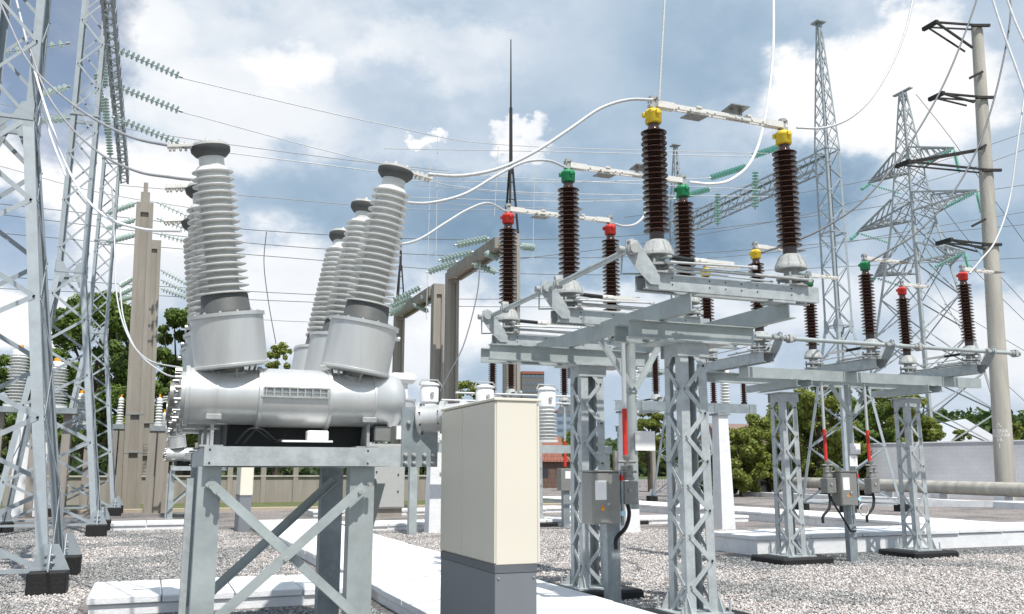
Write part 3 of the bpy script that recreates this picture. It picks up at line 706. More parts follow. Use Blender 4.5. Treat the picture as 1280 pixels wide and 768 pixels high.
# ------------------------------------------------------------------ beige cabinet
def make_cabinet(label):
    o = empty('control_cabinet', (2.33, 6.43, 0), label, 'cabinet', 'beige control cabinets')
    x0, x1, y0, y1 = -.16, .155, -.62, .62
    M().box(x0+.006, x1-.006, y0+.006, y1-.006, .0, .93, .004).build('grey_plinth', greyp, o)
    M().box(x0+.003, x1-.003, y0+.003, y1-.003, .93, .985, .003).build('plinth_rail', mat('dark_grey_cabinet_paint', (.13, .145, .16), .45), o)
    M().box(x0+.012, x1, y0, y1, .985, 2.085, .004).build('housing', beige, o)
    for k in range(2):
        ya = y0+.004 if k == 0 else -.0+.09
        yb = .08 if k == 0 else y1-.004
        d = M().box(x0, x0+.011, ya, yb, .995, 2.08, .003).build('door', beige, o)
    m = M().box(x1+.001, x1+.018, y0+.0, y0+.05, .99, 2.05, .003); m.build('edge_strip', beige, o)
    m = M().box(x0-.008, x1+.03, y0-.01, y1+.01, 2.085, 2.105, .004); m.build('roof_panel', beige, o)
    m = M()
    for z in (.9, .08):
        for x in (x0+.03, x1-.03): m.tube((x, y0+.004, z), (x, y0-.002, z), .007, n=6)
    m.build('screw', alu2, o)
    return o
cb = make_cabinet('large beige control cabinet on a grey plinth standing in front of the breaker')
put(copy_tree(cb), (2.33+.05, 6.43+19.6, 0), 'small distant beige cabinet seen under the near breaker frame')
def make_bigbox():
    c = at(480, 622, 33); o = empty('switchgear_box', (c.x, c.y, 0), 'grey painted steel switchgear box seen below the right end of the breaker frame', 'switchgear box')
    M().box(-.9, .75, 0, .8, .3, 2.6, .01).build('body', mat('light_grey_box_paint', (.42, .43, .42), .5, 0, .05), o)
    d = M().box(-.85, .70, -.02, -.002, .35, 2.55, .005).build('door', mat('light_grey_box_paint', (.42, .43, .42)), o)
    m = M()
    for p in ((-.2, 1.0), (.5, 1.5), (-.3, 1.6), (.5, .9)): m.tube((p[0], -.02, p[1]), (p[0], -.05, p[1]), .03, n=8)
    m.build('door_knob', ink, d)
    M().box(-.85, .7, .1, .7, 0, .3).build('stand', conc, o)
make_bigbox()

# ------------------------------------------------------------------ lattice gantry towers
def make_tower(label, x, y, b, tw, zj, zt, rz=0, footings=True, mt=lgrey, legw=.15, spire=0, group='painted lattice gantry towers', pans=5, up_pans=10, brw=.07):
    o = empty('lattice_tower', (x, y, 0), label, 'lattice tower', group, rz)
    C = lattice_faces(o, (0, 0, 0), (0, 0, 0), b, tw, .3, zj, legw, brw, pans, mt, False, zs=[0, .16, .31, .45, .575, .69, .80, .905, 1])
    C2 = lattice_faces(o, (0, 0, 0), (0, 0, 0), tw, tw*.92, zj, zt, legw*.8, brw*.72, int((zt-zj)/.62), mt, False)
    for i in range(4):
        for t, CC in ((0, C), (1, C), (.52, C2), (1, C2)):
            M().bar(CC(i, t), CC(i+1, t), brw*.8, brw*.8).build('horizontal_strut', mt, o)
        m = M()
        a, bb = C(i, 1), C(i+1, 1); n = (bb-a).cross(Vector((0, 0, 1))).normalized()*.012; e = (bb-a).normalized()
        for p, s_ in ((a, 1), (bb, -1)):
            m.plate([p+n-Vector((0, 0, .3)), p+n+e*s_*.18-Vector((0, 0, .3)), p+n+e*s_*.30, p+n+e*s_*.18+Vector((0, 0, .25)), p+n+Vector((0, 0, .3))], n, .012)
        m.build('gusset_plate', mt, o)
    if footings:
        for i in range(4):
            c = C(i, 0)
            m = M()
            for ax_, s_ in (((1, 0, 0), 1), ((0, 1, 0), 1)):
                a = Vector(ax_); w = legw*1.3
                nn = Vector((0, 1, 0)) if ax_[0] else Vector((1, 0, 0))
                sd = -1 if (c.dot(nn) < 0) else 1
                m.plate([c+nn*sd*.01-a*w*1.3-Vector((0, 0, .0)), c+nn*sd*.01+a*w*1.3, c+nn*sd*.01+a*w*.5+Vector((0, 0, .34)), c+nn*sd*.01-a*w*.5+Vector((0, 0, .34))], nn, .015)
                for bx_ in (-.05, .05):
                    for bz in (.1, .2): m.tube(c+nn*sd*.01+a*bx_+Vector((0, 0, bz)), c+nn*sd*.04+a*bx_+Vector((0, 0, bz)), .018, n=6)
            m.build('shoe_plate', mt, o)
            M().box(c.x-.24, c.x+.24, c.y-.24, c.y+.24, -.1, .30, .02).build('footing_block', tar, o)
    if spire:
        lattice_faces(o, (0, 0, 0), (0, 0, 0), tw*.95, .09, zt, zt+spire, legw*.6, brw*.6, 8, mt, True, legname='spire_leg')
        M().box(-.25, .25, -.25, .25, zt+spire, zt+spire+.06).build('spire_cap', mt, o)
    return o
make_tower('nearest painted lattice tower at the left edge, on black footing blocks', -2.4, 15.08, 1.2, .36, 6.9, 12.6)
make_tower('second painted lattice tower, right of the nearest one, with white insulator strings', -2.4, 26.6, 1.2, .36, 6.9, 15.5, legw=.14)
make_tower('third and farthest tower of the left lattice row, beside the concrete post', -2.35, 38.2, 1.15, .36, 6.9, 14, legw=.13)
make_tower('tall lattice tower with a spire rising behind the right disconnector', 27.3, 30.5, 1.4, .42, 7.8, 15.8, legw=.14, spire=6.2, group='right lattice gantry towers', up_pans=10)
make_tower('far lattice tower with thin spire, its base hidden behind the near columns', 27.3, 43.0, 1.4, .42, 7.8, 15.8, legw=.14, spire=4.6, group='right lattice gantry towers')
# triangular / box lattice girders between towers
def girder(label, x, ya, yb, z, w, h, n, mt):
    o = empty('lattice_girder', (x, (ya+yb)/2, z), label, 'lattice girder', 'lattice girders')
    cs = [(-w/2, 0), (w/2, 0), (w/2, h), (-w/2, h)]; hl = (yb-ya)/2
    for i, (a, b) in enumerate(cs):
        M().angle((a, -hl, b), (a, hl, b), .10 if w > .5 else .065, (-1 if a > 0 else 1, 0, 0), (0, 0, 1 if b == 0 else -1)).build('chord', mt, o)
    for i in range(4):
        a, b = cs[i], cs[(i+1) % 4]; m = M()
        for k in range(n):
            y0 = -hl+2*hl*k/n; y1 = -hl+2*hl*(k+1)/n; ym = (y0+y1)/2
            m.bar((a[0], y0, a[1]), (b[0], ym, b[1]), .035, .035); m.bar((b[0], ym, b[1]), (a[0], y1, a[1]), .035, .035)
        m.build('lacing', mt, o)
    return o
girder('overhead lattice girder joining the tops of the left painted towers', -1.82, 15.6, 38.2, 13.1, .30, .42, 26, lgrey)
girder('lattice girder carrying green strings from the right spire tower', 27.3, 31.0, 43.0, 15.0, .7, .8, 9, lgrey)

# transmission tower
def tx_tower():
    c = at(1168, 590, 66); o = empty('transmission_tower', (c.x, c.y, 0), 'tall galvanised transmission tower with three tiers of cross arms behind the wall', 'transmission tower', rz=radians(-91))
    ZT_ = at(1142, 116, 66).z; Zs = [at(1150, yy, 66).z for yy in (212, 270, 335)]; ZJ = Zs[1]-.5
    mt = mat('tower_dull_steel', (.36, .39, .40), .55, .25, .15)
    C = lattice_faces(o, (0, 0, 0), (0, 0, 0), 4.0, 1.15, 0, ZJ, .22, .11, 7, mt, True)
    C2 = lattice_faces(o, (0, 0, 0), (0, 0, 0), 1.15, .22, ZJ, ZT_, .15, .08, 9, mt, True, legname='upper_leg')
    M().box(-.9, .9, -.15, .15, ZT_, ZT_+.1).build('peak_plate', mt, o)
    for z, L_ in ((Zs[0], 4.3), (Zs[1], 5.9), (Zs[2], 4.4)):
        for s_ in (-1, 1):
            m = M(); tip = Vector((s_*L_, 0, z+.25)); w = 1.6 if z < Zs[1]-.3 else (1.1 if z < Zs[0]-.5 else .75)
            rt = [Vector((s_*w, -w, z)), Vector((s_*w, w, z)), Vector((s_*w*.9, -w*.9, z+1.5)), Vector((s_*w*.9, w*.9, z+1.5))]
            for p in rt: m.bar(p, tip, .12, .12)
            for k in range(1, 6):
                t = k/6; t2 = (k-1)/6
                P_ = [p.lerp(tip, t) for p in rt]; Q_ = [p.lerp(tip, t2) for p in rt]
                m.bar(P_[0], P_[1], .07); m.bar(P_[0], Q_[2], .07); m.bar(P_[1], Q_[3], .07); m.bar(P_[0], Q_[1], .07)
            arm = m.build('cross_arm', mt, o)
            m = M()
            for dx, dy in ((-1.5, 2.0), (-1.2, -2.0)):
                a = tip+Vector((0, 0, -.1)); b = tip+Vector((dx*s_, dy, -1.2))
                ax = (b-a); n = 12
                m.tube(a, b, .03, n=6)
                for k in range(n):
                    p = a.lerp(b, (k+1.5)/(n+3)); m.lathe([(.03, 0), (.14, .02), (.13, .06), (.03, .09)], p, ax, 8)
            m.build('insulator_string', glassg, arm)
tx_tower()

# ------------------------------------------------------------------ poles and posts
def spun_pole():
    b = at(1256, 603, 46); b.z = 0; t = at(1221, 33, 46)
    o = empty('concrete_pole', b, 'tall round tapered concrete pole with dark steel brackets at the right edge', 'utility pole')
    ax = t-b; m = M().lathe([(.48, 0), (.29, ax.length)], (0, 0, 0), ax, 28); m.build('shaft', conc_l, o)
    n = ax.normalized(); R = Vector((cos(YAW), -sin(YAW), 0))
    def PT(px, py): return at(px, py, 45.6)-b
    mt = darksteel
    for tip, a1, a2 in (((1170, 28), (1226, 32), (1216, 60)), ((1178, 117), (1232, 122), (1218, 128)), ((1136, 202), (1240, 213), (1228, 186)), ((1188, 300), (1240, 306), (1232, 312))):
        m = M(); p = PT(*tip)
        for q_ in (a1, a2):
            q = PT(*q_); m.bar(p, q, .12, .09); m.bar(p+Vector((0, .6, 0)), q+Vector((0, .5, 0)), .09, .07)
        m.bar(p+Vector((0, -.1, 0)), p+Vector((0, .9, 0)), .2)
        q = PT(*a1); m.bar(q-R*.5, q+R*.5, .14)
        m.build('bracket', mt, o)
    for tip in ((1212, 98), (1215, 283), (1216, 190)):
        p = PT(*tip); m = M().bar(p, p+R*.75+Vector((0, 0, .38)), .12); m.build('bracket', mt, o)
    # painted marking following the round face
    def txt(s, px, py, size, ax_off=0):
        cu = bpy.data.curves.new('painted_number', 'FONT'); cu.body = s; cu.size = size; cu.extrude = .001; cu.align_x = 'CENTER'
        to = bpy.data.objects.new('painted_number', cu); COL.objects.link(to)
        dg = bpy.context.evaluated_depsgraph_get(); me = bpy.data.meshes.new_from_object(to.evaluated_get(dg)); COL.objects.unlink(to)
        zc = at(px, py, 45.5).z; c0 = ax*(zc/ax.z); rr = .48-(.19*zc/ax.z)+.006
        h0 = YAW+ax_off
        for v in me.vertices:
            th = v.co.x/rr - .35; u = v.co.y; dz = v.co.z
            ang = -pi/2-math.atan2(b.x, b.y)+th
            v.co = Vector((c0.x+(rr+dz)*cos(ang), c0.y+(rr+dz)*sin(ang), zc+u))
        me.materials.clear(); me.materials.append(sign_w)
        ob = bpy.data.objects.new('painted_marking', me); COL.objects.link(ob); ob.parent = o
    txt('△', 1247, 534, .3); txt('ЛЕВМА', 1247, 541, .24); txt('НЕВСКАЯ', 1247, 546, .22); txt('16', 1247, 552, .32); txt('I', 1247, 560, .32)
spun_pole()

def hpost(name, label, x, y, h, w, d, group, mt=conc, taper=.85, tip=False):
    o = empty(name, (x, y, 0), label, 'concrete post', group)
    if tip or 'just behind' in label: o.rotation_euler = (0, radians(-1.5), 0)   # these old posts stand slightly out of plumb
    # H-section post: side flanges and recessed web
    fl = w*.26
    for s_ in (-1, 1):
        xa, xb = (s_*w/2, s_*(w/2-fl)); xa, xb = min(xa, xb), max(xa, xb)
        m = M(); k = taper
        vs = [(xa, -d/2, 0), (xb, -d/2, 0), (xb, d/2, 0), (xa, d/2, 0), (xa*k, -d/2, h), (xb*k, -d/2, h), (xb*k, d/2, h), (xa*k, d/2, h)]
        m.add(vs, [(0, 3, 2, 1), (4, 5, 6, 7), (0, 1, 5, 4), (1, 2, 6, 5), (2, 3, 7, 6), (3, 0, 4, 7)]); m.build('flange', mt, o)
    kk = taper; wi = w/2-fl+.0
    m = M(); m.add([(-wi, -d*.28, 0), (wi, -d*.28, 0), (wi, d*.28, 0), (-wi, d*.28, 0), (-wi*kk, -d*.28, h-.45), (wi*kk, -d*.28, h-.45), (wi*kk, d*.28, h-.45), (-wi*kk, d*.28, h-.45)], [(0, 3, 2, 1), (4, 5, 6, 7), (0, 1, 5, 4), (1, 2, 6, 5), (2, 3, 7, 6), (3, 0, 4, 7)])
    m.box(-wi*kk, wi*kk, -d*.5+.002, d*.5-.002, h-.45, h-.002)
    m.build('web', mt, o)
    for z in (h*.18, h*.30): M().box(-w/2*.97-.012, w/2*.97+.012, -d/2-.012, d/2+.012, z, z+.035).build('steel_band', dgalv, o)
    if tip: M().box(-w*.25, w*.25, -d*.25, d*.25, h, h+.5).box(-w*.12, w*.12, -d*.12, d*.12, h+.5, h+.95).build('top_stub', mt, o)
    return o
hpost('concrete_post', 'tallest weathered concrete portal post right of the third lattice tower', -.72, 41.2, 13.2, .74, .5, 'weathered concrete posts', taper=.93, tip=True)
hpost('concrete_post', 'concrete portal post just behind and right of the tallest one', -.32, 47.2, 13.0, .7, .5, 'weathered concrete posts', taper=.93)
pp = [(11.12, 28.2, 9.75, 'nearest concrete portal post, behind the red-capped insulator'), (10.95, 34.4, 9.65, 'second concrete portal post, right one of the close pair above the cabinet'), (10.95, 36.4, 9.55, 'third concrete portal post, left one of the close pair above the cabinet'), (10.95, 43.0, 9.45, 'farthest concrete portal post, seen between the bushings and the close pair')]
for x, y, h, lb in pp: hpost('portal_post', lb, x, y, h, .5, .42, 'concrete portal posts', taper=.95)
def pbeam(label, ya, yb, z, x=10.95):
    o = empty('portal_beam', (x, (ya+yb)/2, z), label, 'concrete beam', 'concrete portal beams'); h = (yb-ya)/2
    for s_ in (-1, 1): M().box(s_*.24-.07, s_*.24+.07, -h, h, 0, .42, .01).build('side_rib', conc, o)
    M().box(-.168, .168, -h+.01, h-.01, .12, .2).build('web', conc, o)
pbeam('near weathered concrete beam spanning the portal behind the red-capped insulator', 28.55, 34.15, 9.3)
pbeam('far weathered concrete beam spanning the rear portal behind the bushings', 36.7, 42.75, 9.1)
# lightning masts
def rodmast(label, base, top, mid):
    o = empty('lightning_rod', base, label, 'lightning rod', 'lightning rods'); b = Vector(base)
    m = M()
    for k in range(3):
        a = k*2*pi/3; m.bar((.28*cos(a), .28*sin(a), 0), (.06*cos(a), .06*sin(a), mid), .06)
    for z in (.25, .5, .75): m.box(-.2*(1-z*.5), .2*(1-z*.5), -.02, .02, mid*z, mid*z+.03)
    m.build('tripod_frame', darksteel, o)
    M().tube((0, 0, mid-.3), (0, 0, mid+(top-mid)*.45), .07, .06, n=8).tube((0, 0, mid+(top-mid)*.45), (0, 0, top), .035, .02, n=8).build('rod', darksteel, o)
rodmast('tall dark lightning rod standing on the nearest concrete portal post', (11.12, 28.25, 9.75), at(641, 47, 30.2).z-9.75, at(641, 205, 30.2).z-9.75)
rodmast('shorter dark lightning rod on the farthest concrete portal post', (10.95, 43.0, 9.45), 4.0, 2.4)
# white posts
for x, y, lb in ((15.15, 22.0, 'tall white painted concrete post right of the near lattice column'), (12.1, 22.0, 'white painted concrete post hidden behind the near pipe post'), (7.1, 23.6, 'white painted post seen beside the back left corner of the cabinet')):
    o = empty('white_post', (x, y, 0), lb, 'white post', 'white painted concrete posts')
    h = 3.2 if x > 10 else 3.0; m = M(); w, k = .22, .16
    m.add([(-w, -w, 0), (w, -w, 0), (w, w, 0), (-w, w, 0), (-k, -k, h), (k, -k, h), (k, k, h), (-k, k, h)], [(0, 3, 2, 1), (4, 5, 6, 7), (0, 1, 5, 4), (1, 2, 6, 5), (2, 3, 7, 6), (3, 0, 4, 7)]); m.build('shaft', conc_w, o)
    M().box(-.22, .22, -.22, .22, h, h+.06).build('head_plate', dgalv, o)
o = empty('bus_beam', (14.0, 22.0, 3.28), 'bluish grey steel beam on the white posts behind the near lattice column', 'steel beam')
m = M().prof((-2.3, -.12, 0), (2.35, -.12, 0), CH_(.10, .26), up=(0, 0, 1), u=(0, 1, 0)); m.build('web_plate', dgalv, o)
m = M()
for x in (-1.5, -.3, .9, 2.1): m.box(x, x+.012, -.14, -.12, .01, .25)
m.build('stiffener', dgalv, o)
# small post insulators on the bus beam
ex = [(12.3, red, 'red'), (15.0, green, 'green'), (16.05, yellow, 'yellow')]
for x, c, nm in ex:
    o = empty('surge_arrester', (x, 22.05, 3.54), f'small brown post insulator with {nm} top on the bluish beam', 'insulator', 'small brown insulators on the rear beam')
    M().lathe([(.09, 0), (.09, .05)]+sheds(.10, .10, .05, .05, .95, 16)+[(.05, 1.0)], n=14).build('porcelain_insulator', brown_porc, o)
    M().lathe([(.07, .98), (.07, 1.1), (0, 1.12)], n=12).build('painted_cap', c, o)
for x in (13.0, 16.2):
    o = empty('voltage_transformer', (x, 23.2, 3.3), f'pale ribbed voltage transformer on the rear beam, {"left" if x<14 else "right end"} of the pair', 'voltage transformer', 'pale ribbed transformers on the rear beam')
    M().lathe([(.16, 0), (.16, .1)]+sheds(.17, .15, .10, .1, 1.2, 12)+[(.1, 1.22)], n=16).build('ribbed_body', white_porc, o)
    M().lathe([(.15, 1.2), (.15, 1.4), (.08, 1.48), (0, 1.48)], n=16).build('head', sign_w, o)

# current transformer row
ctp = []
for i, (px, py) in enumerate(((537, 478), (606, 481), (683, 484))):
    p = at(px, py, 23.5); ctp.append(p)
    o = empty('current_transformer', (p.x, p.y, 2.35), ('current transformer with white head just right of the breaker tank', 'current transformer with white head above the cabinet roof', 'current transformer with white head right of the cabinet')[i], 'current transformer', 'pale current transformers behind the cabinet')
    h = p.z-2.35
    m = M().lathe([(.30, 0), (.30, .06)]+sheds(.29, .25, .19, .08, h-.55, 9)+[(.19, h-.5)], n=24); m.build('ribbed_body', white_porc, o)
    m = M().lathe([(.24, h-.52), (.24, h-.16), (.20, h-.10), (.26, h-.09), (.26, h-.05), (.1, h), (0, h)], n=24); m.build('head', sign_w, o)
    m = M().poly([(-.28, 0, h-.07), (-.22, 0, h+.06), (.22, 0, h+.06), (.34, 0, h-.1)], .02, 6); m.tube((0, -.24, h-.32), (0, -.30, h-.32), .05, n=10); m.build('terminal_bar', alu2, o)
o = empty('bus_beam', (9.0, 22.9, 2.1), 'pale steel beam carrying the current transformers beside the cabinet', 'steel beam')
M().prof((-3, -.2, 0), (3.0, -.2, 0), CH_(.1, .22), up=(0, 0, 1), u=(0, 1, 0)).build('web_plate', galv2, o)
for x in (-2.8, 0.2, 2.8): M().box(x, x+.2, -.05, .15, -2.1, 0).build('leg', galv2, o)
# busbar tubes near (600..700,492)
o = empty('busbar', (9.2, 22.2, 3.62), 'thin horizontal grey tubes above the cabinet roof', 'busbar')
M().tube((-2.0, 0, 0), (2.2, 0, 0), .03).build('tube', alu, o)
M().tube((-2.2, .6, -.15), (2.4, .6, -.15), .03).build('tube', alu, o)
# rear red striped drive with box
def small_drive(px, lb):
    p = at(px, 640, 27); o = empty('drive_post', (p.x, p.y, 0), lb, 'drive post', 'disconnector drive posts')
    M().tube((0, 0, 2.4), (0, 0, 3.5), .03, n=8).build('drive_shaft', galv, o)
    M().tube((0, 0, 1.75), (0, 0, 2.5), .045, n=8).build('shaft_sleeve', red, o)
    M().box(-.2, .2, -.15, .15, 1.05, 1.7, .01).build('hand_drive_box', boxg, o)
    M().box(-.07, .12, -.16, -.152, 1.4, 1.62).build('paper_notice', sign_w, o)
    M().box(-.1, .1, -.08, .08, 0, 1.05).build('channel_post', dgalv, o)
small_drive(707, 'distant drive post with short red sleeve, seen left of the near lattice columns')

# ------------------------------------------------------------------ left background: white bushings on concrete frames
def bushing_unit(px, py, D, hpx, wpx, lb, cap=orange):
    s_ = D/1139; p = at(px, py, D); h = hpx*s_; w = wpx*s_
    o = empty('insulator_column', (p.x, p.y, 0), lb, 'insulator column', 'pale ribbed insulators on concrete stands')
    zt = p.z; zb = zt-h
    n = max(8, int(hpx/4.5))
    M().lathe([(w*.5, zb), (w*.5, zb+.1)]+sheds(w*.5, w*.42, w*.3, zb+.1, zt-h*.12, n)+[(w*.3, zt-h*.08)], n=20).build('ribbed_body', white_porc, o)
    M().lathe([(w*.36, zt-h*.12), (w*.36, zt-h*.05), (w*.12, zt), (0, zt)], n=14).build('head', sign_w, o)
    M().lathe([(w*.12, zt), (w*.12, zt+.12), (0, zt+.12)], n=10).build('painted_cap', cap, o)
    M().box(-w*.9, w*.9, -w*.6, w*.6, zb-.2, zb).build('stand_top', dgalv, o)
    for s2 in (-1, 1): M().box(s2*w*.55-.14, s2*w*.55+.14, -.14, .14, 0, zb-.2).build('stand_leg', conc, o)
    return o
bushing_unit(26, 436, 33, 75, 28, 'large pale ribbed insulator behind the nearest lattice tower')
bushing_unit(72, 452, 33, 60, 32, 'wide pale ribbed insulator between the first two lattice towers')
bushing_unit(103, 492, 36, 40, 22, 'short pale ribbed insulator behind the second lattice tower')
bushing_unit(152, 497, 38, 34, 9, 'slim pale insulator with orange cap left of the concrete post')
bushing_unit(200, 497, 36, 36, 10, 'slim pale insulator with orange cap right of the concrete post')
bushing_unit(206, 516, 37, 20, 8, 'smallest pale insulator beside the second breaker')
o = empty('white_gate_post', at(32, 640, 33).xy.to_3d(), 'white painted block post behind the legs of the nearest lattice tower', 'white post')
M().box(-.55, .55, -.2, .2, 0, 4.0, .02).build('shaft', conc_w, o)
M().box(-.05, .0, -.22, -.2, .1, 3.9).build('joint_strip', boxg, o)

# ------------------------------------------------------------------ fences and walls
def post_fence(label, p0, p1, h, n, panel_h, mt, wiremesh=True, wall=True):
    p0 = Vector(p0); p1 = Vector(p1); d = (p1-p0); L = d.length
    o = empty('fence', p0, label, 'fence', rz=math.atan2(d.y, d.x))
    for k in range(n+1):
        x = L*k/n; M().box(x-.13, x+.13, -.13, .13, 0, h, .02).build('fence_post', conc, o)
    if wall:
        m = M()
        for k in range(n): m.box(L*k/n+.13, L*(k+1)/n-.13, -.05, .05, .05, panel_h, .01)
        m.build('concrete_panel', conc, o)
        m = M().box(0, L, -.14, .14, panel_h+.003, panel_h+.08); m.build('panel_coping', conc_l, o)
    m = M(); rows = 9
    for k in range(rows): z = panel_h+.2+(h-panel_h-.3)*k/(rows-1); m.bar((0, -.02, z), (L, -.02, z), .012)
    st = .45
    for k in range(int(L/st)): m.bar((k*st, .0, panel_h+.1), (k*st+.4, 0, h-.05), .010); m.bar((k*st+.4, .012, panel_h+.1), (k*st, .012, h-.05), .010)
    m.build('wire_mesh', darksteel, o)
post_fence('concrete panel fence with square posts behind the breaker at left', (-14, 46.5, 0), (18, 47.5, 0), 3.0, 20, 1.35, conc)
post_fence('wire mesh fence with concrete posts in front of the hedge at right', (18.5, 50, 0), (44, 52.0, 0), 2.9, 9, .5, conc_l, wall=False)
def blockwall():
    a = at(1090, 600, 60); b = at(1420, 600, 50); a.z = b.z = 0; d = b-a; L = d.length
    o = empty('boundary_wall', a, 'long pale grey block wall behind the pipe at right', 'wall', rz=math.atan2(d.y, d.x))
    m, nt, bs = nodes('block_wall_surface'); N = nt.nodes; Lk = nt.links
    tc = N.new('ShaderNodeTexCoord'); mp = N.new('ShaderNodeMapping'); mp.inputs['Rotation'].default_value = (radians(90), 0, 0); Lk.new(tc.outputs['Object'], mp.inputs[0])
    br = N.new('ShaderNodeTexBrick'); br.inputs['Scale'].default_value = 1; br.inputs['Brick Width'].default_value = .5; br.inputs['Row Height'].default_value = .25; br.inputs['Mortar Size'].default_value = .012
    br.inputs['Color1'].default_value = (.60, .61, .64, 1); br.inputs['Color2'].default_value = (.57, .58, .61, 1); br.inputs['Mortar'].default_value = (.52, .53, .56, 1)
    Lk.new(mp.outputs[0], br.inputs[0]); no = N.new('ShaderNodeTexNoise'); no.inputs['Scale'].default_value = .35; no.inputs['Detail'].default_value = 6; Lk.new(tc.outputs['Object'], no.inputs[0])
    r = N.new('ShaderNodeMapRange'); r.inputs[1].default_value = .35; r.inputs[2].default_value = .65; r.inputs[3].default_value = .85; r.inputs[4].default_value = 1.1; Lk.new(no.outputs[0], r.inputs[0])
    sc = N.new('ShaderNodeVectorMath'); sc.operation = 'SCALE'; Lk.new(br.outputs[0], sc.inputs[0]); Lk.new(r.outputs[0], sc.inputs['Scale']); Lk.new(sc.outputs[0], bs.inputs['Base Color']); bs.inputs['Roughness'].default_value = .9
    M().box(0, L, -.15, .15, 0, 3.38).build('masonry', m, o); M().box(-.03, L, -.2, .2, 3.382, 3.46).build('coping', conc_w, o)
blockwall()
a = at(937, 601, 66); b = at(1300, 613.5, 41); ctr = (a+b)/2
o = empty('large_pipe', (ctr.x, ctr.y, 0), 'long pale concrete pipe lying in front of the wall at right', 'pipe')
m = M(); d = (b-a).normalized(); L = (b-a).length
a0 = a-ctr.xy.to_3d(); m.lathe([(.27, 0), (.33, 0), (.33, L), (.27, L)], a0, d, 28); m.build('barrel', conc_l, o)
for k in range(6):
    p = a0+d*L*(k+.5)/6; M().box(p.x-.3, p.x+.3, p.y-.3, p.y+.3, 0, p.z-.3).build('saddle_block', conc_w, o)
# boundary kerb bands before the pipe
for dpx, nm in ((0, 0),):
    p, q = at(930, 612, 62), at(1330, 628, 38)
    p.z = q.z = .14; o = M().bar(p, q, .8, .28, (0, 0, 1)).build('kerb', conc_w, kind='structure')

# ------------------------------------------------------------------ buildings
def house(label, px, D, w, d, h, rh, wm, rm, rz=0):
    p = at(px, 590, D); o = empty('house', (p.x, p.y, 0), label, 'house', rz=rz)
    M().box(-w/2, w/2, -d/2, d/2, 0, h).build('wall', wm, o)
    m = M(); e = .4
    m.add([(-w/2-e, -d/2-e, h), (w/2+e, -d/2-e, h), (w/2+e, d/2+e, h), (-w/2-e, d/2+e, h), (-w/2-e, 0, h+rh), (w/2+e, 0, h+rh)], [(0, 1, 5, 4), (2, 3, 4, 5), (0, 4, 3), (1, 2, 5), (3, 2, 1, 0)]); m.build('roof', rm, o)
    for k in range(3): M().box(-w/2+w*(k+.6)/3.4, -w/2+w*(k+.6)/3.4+1.2, -d/2-.03, -d/2, h*.4, h*.75).build('window', ink, o)
    return o
house('red roofed house beyond the fence right of the cabinet', 655, 95, 7.5, 8, 2.6, 2.7, mat('dark_brick', (.14, .09, .07), .9), roofred)
house('brown roofed house behind the hedge between the columns', 955, 120, 16, 10, 3.6, 4.2, mat('dark_brick', (.14, .09, .07)), mat('brown_roof', (.22, .15, .13), .8))
wr = mat('white_sheet_roof', (.72, .74, .78), .6, 0, .03)
p = at(1200, 590, 110); o = empty('house', (p.x, p.y, 0), 'large white roofed shed beyond the wall at right', 'house', rz=radians(-30))
M().box(-4.5, 4.5, -6, 6, 0, 3.6).build('wall', conc_w, o)
m = M().add([(-5, -6.5, 3.6), (5, -6.5, 3.6), (5, 6.5, 3.6), (-5, 6.5, 3.6), (-1, -6.5, 7.6), (-1, 6.5, 7.6)], [(0, 1, 4), (1, 2, 5, 4), (2, 3, 5), (3, 0, 4, 5), (3, 2, 1, 0)]); m.build('roof', wr, o)
def tower_block(label, px, D, w, h, c, rows, cols, gl=(.12, .16, .22)):
    p = at(px, 590, D); o = empty('apartment_building', (p.x, p.y, 0), label, 'building', rz=-YAW*.6)
    M().box(-w/2, w/2, -8, 8, 0, h).build('wall', mat('wall_'+label[:12].replace(' ', '_'), c, .9, 0, .06), o)
    st_w = w/cols
    for j in range(cols):
        for i in range(rows):
            z = h*(i+.45)/rows; M().box(-w/2+j*st_w+st_w*.2, -w/2+j*st_w+st_w*.8, -8.1, -8, z, z+h/rows*.42).build('window', mat('far_window_glass', gl, .3), o)
    M().box(-w/2, w/2, -8.3, 8.3, h, h+1.2).build('parapet', mat('red_parapet', (.30, .10, .07), .8), o)
tower_block('tall grey apartment tower with red parapet right of the portal post', 663, 420, 10.5, 46, (.15, .145, .14), 14, 5)
tower_block('blue glazed office block low on the horizon right of the cabinet', 703, 520, 32, 35, (.22, .28, .36), 8, 6, (.08, .14, .26))

# ------------------------------------------------------------------ hills
hm = mat('wooded_hill', (.035, .06, .03), .95, 0, .35, .04)
def hills(px0, px1, D, ytop, n, seed, name='hill'):
    rnd = random.Random(seed); m = M(); top = []; bot = []; back = []
    for k in range(n+1):
        px = px0+(px1-px0)*k/n
        y = ytop(px)+rnd.uniform(-2.0, 2.0)
        t = at(px, y, D); b0 = at(px, 592, D*.8); b1 = at(px, 592, D*1.3)
        b0.z = b1.z = -.5; top.append(t); bot.append(b0); back.append(b1)
    vs = bot+top+back; N_ = n+1
    fs = [(i, i+1, N_+i+1, N_+i) for i in range(n)]+[(N_+i, N_+i+1, 2*N_+i+1, 2*N_+i) for i in range(n)]
    m.add(vs, fs); return m.build(name, hm, kind='structure')
hills(-300, 1700, 1500, lambda x: 560+10*sin(x*.006), 160, 5)

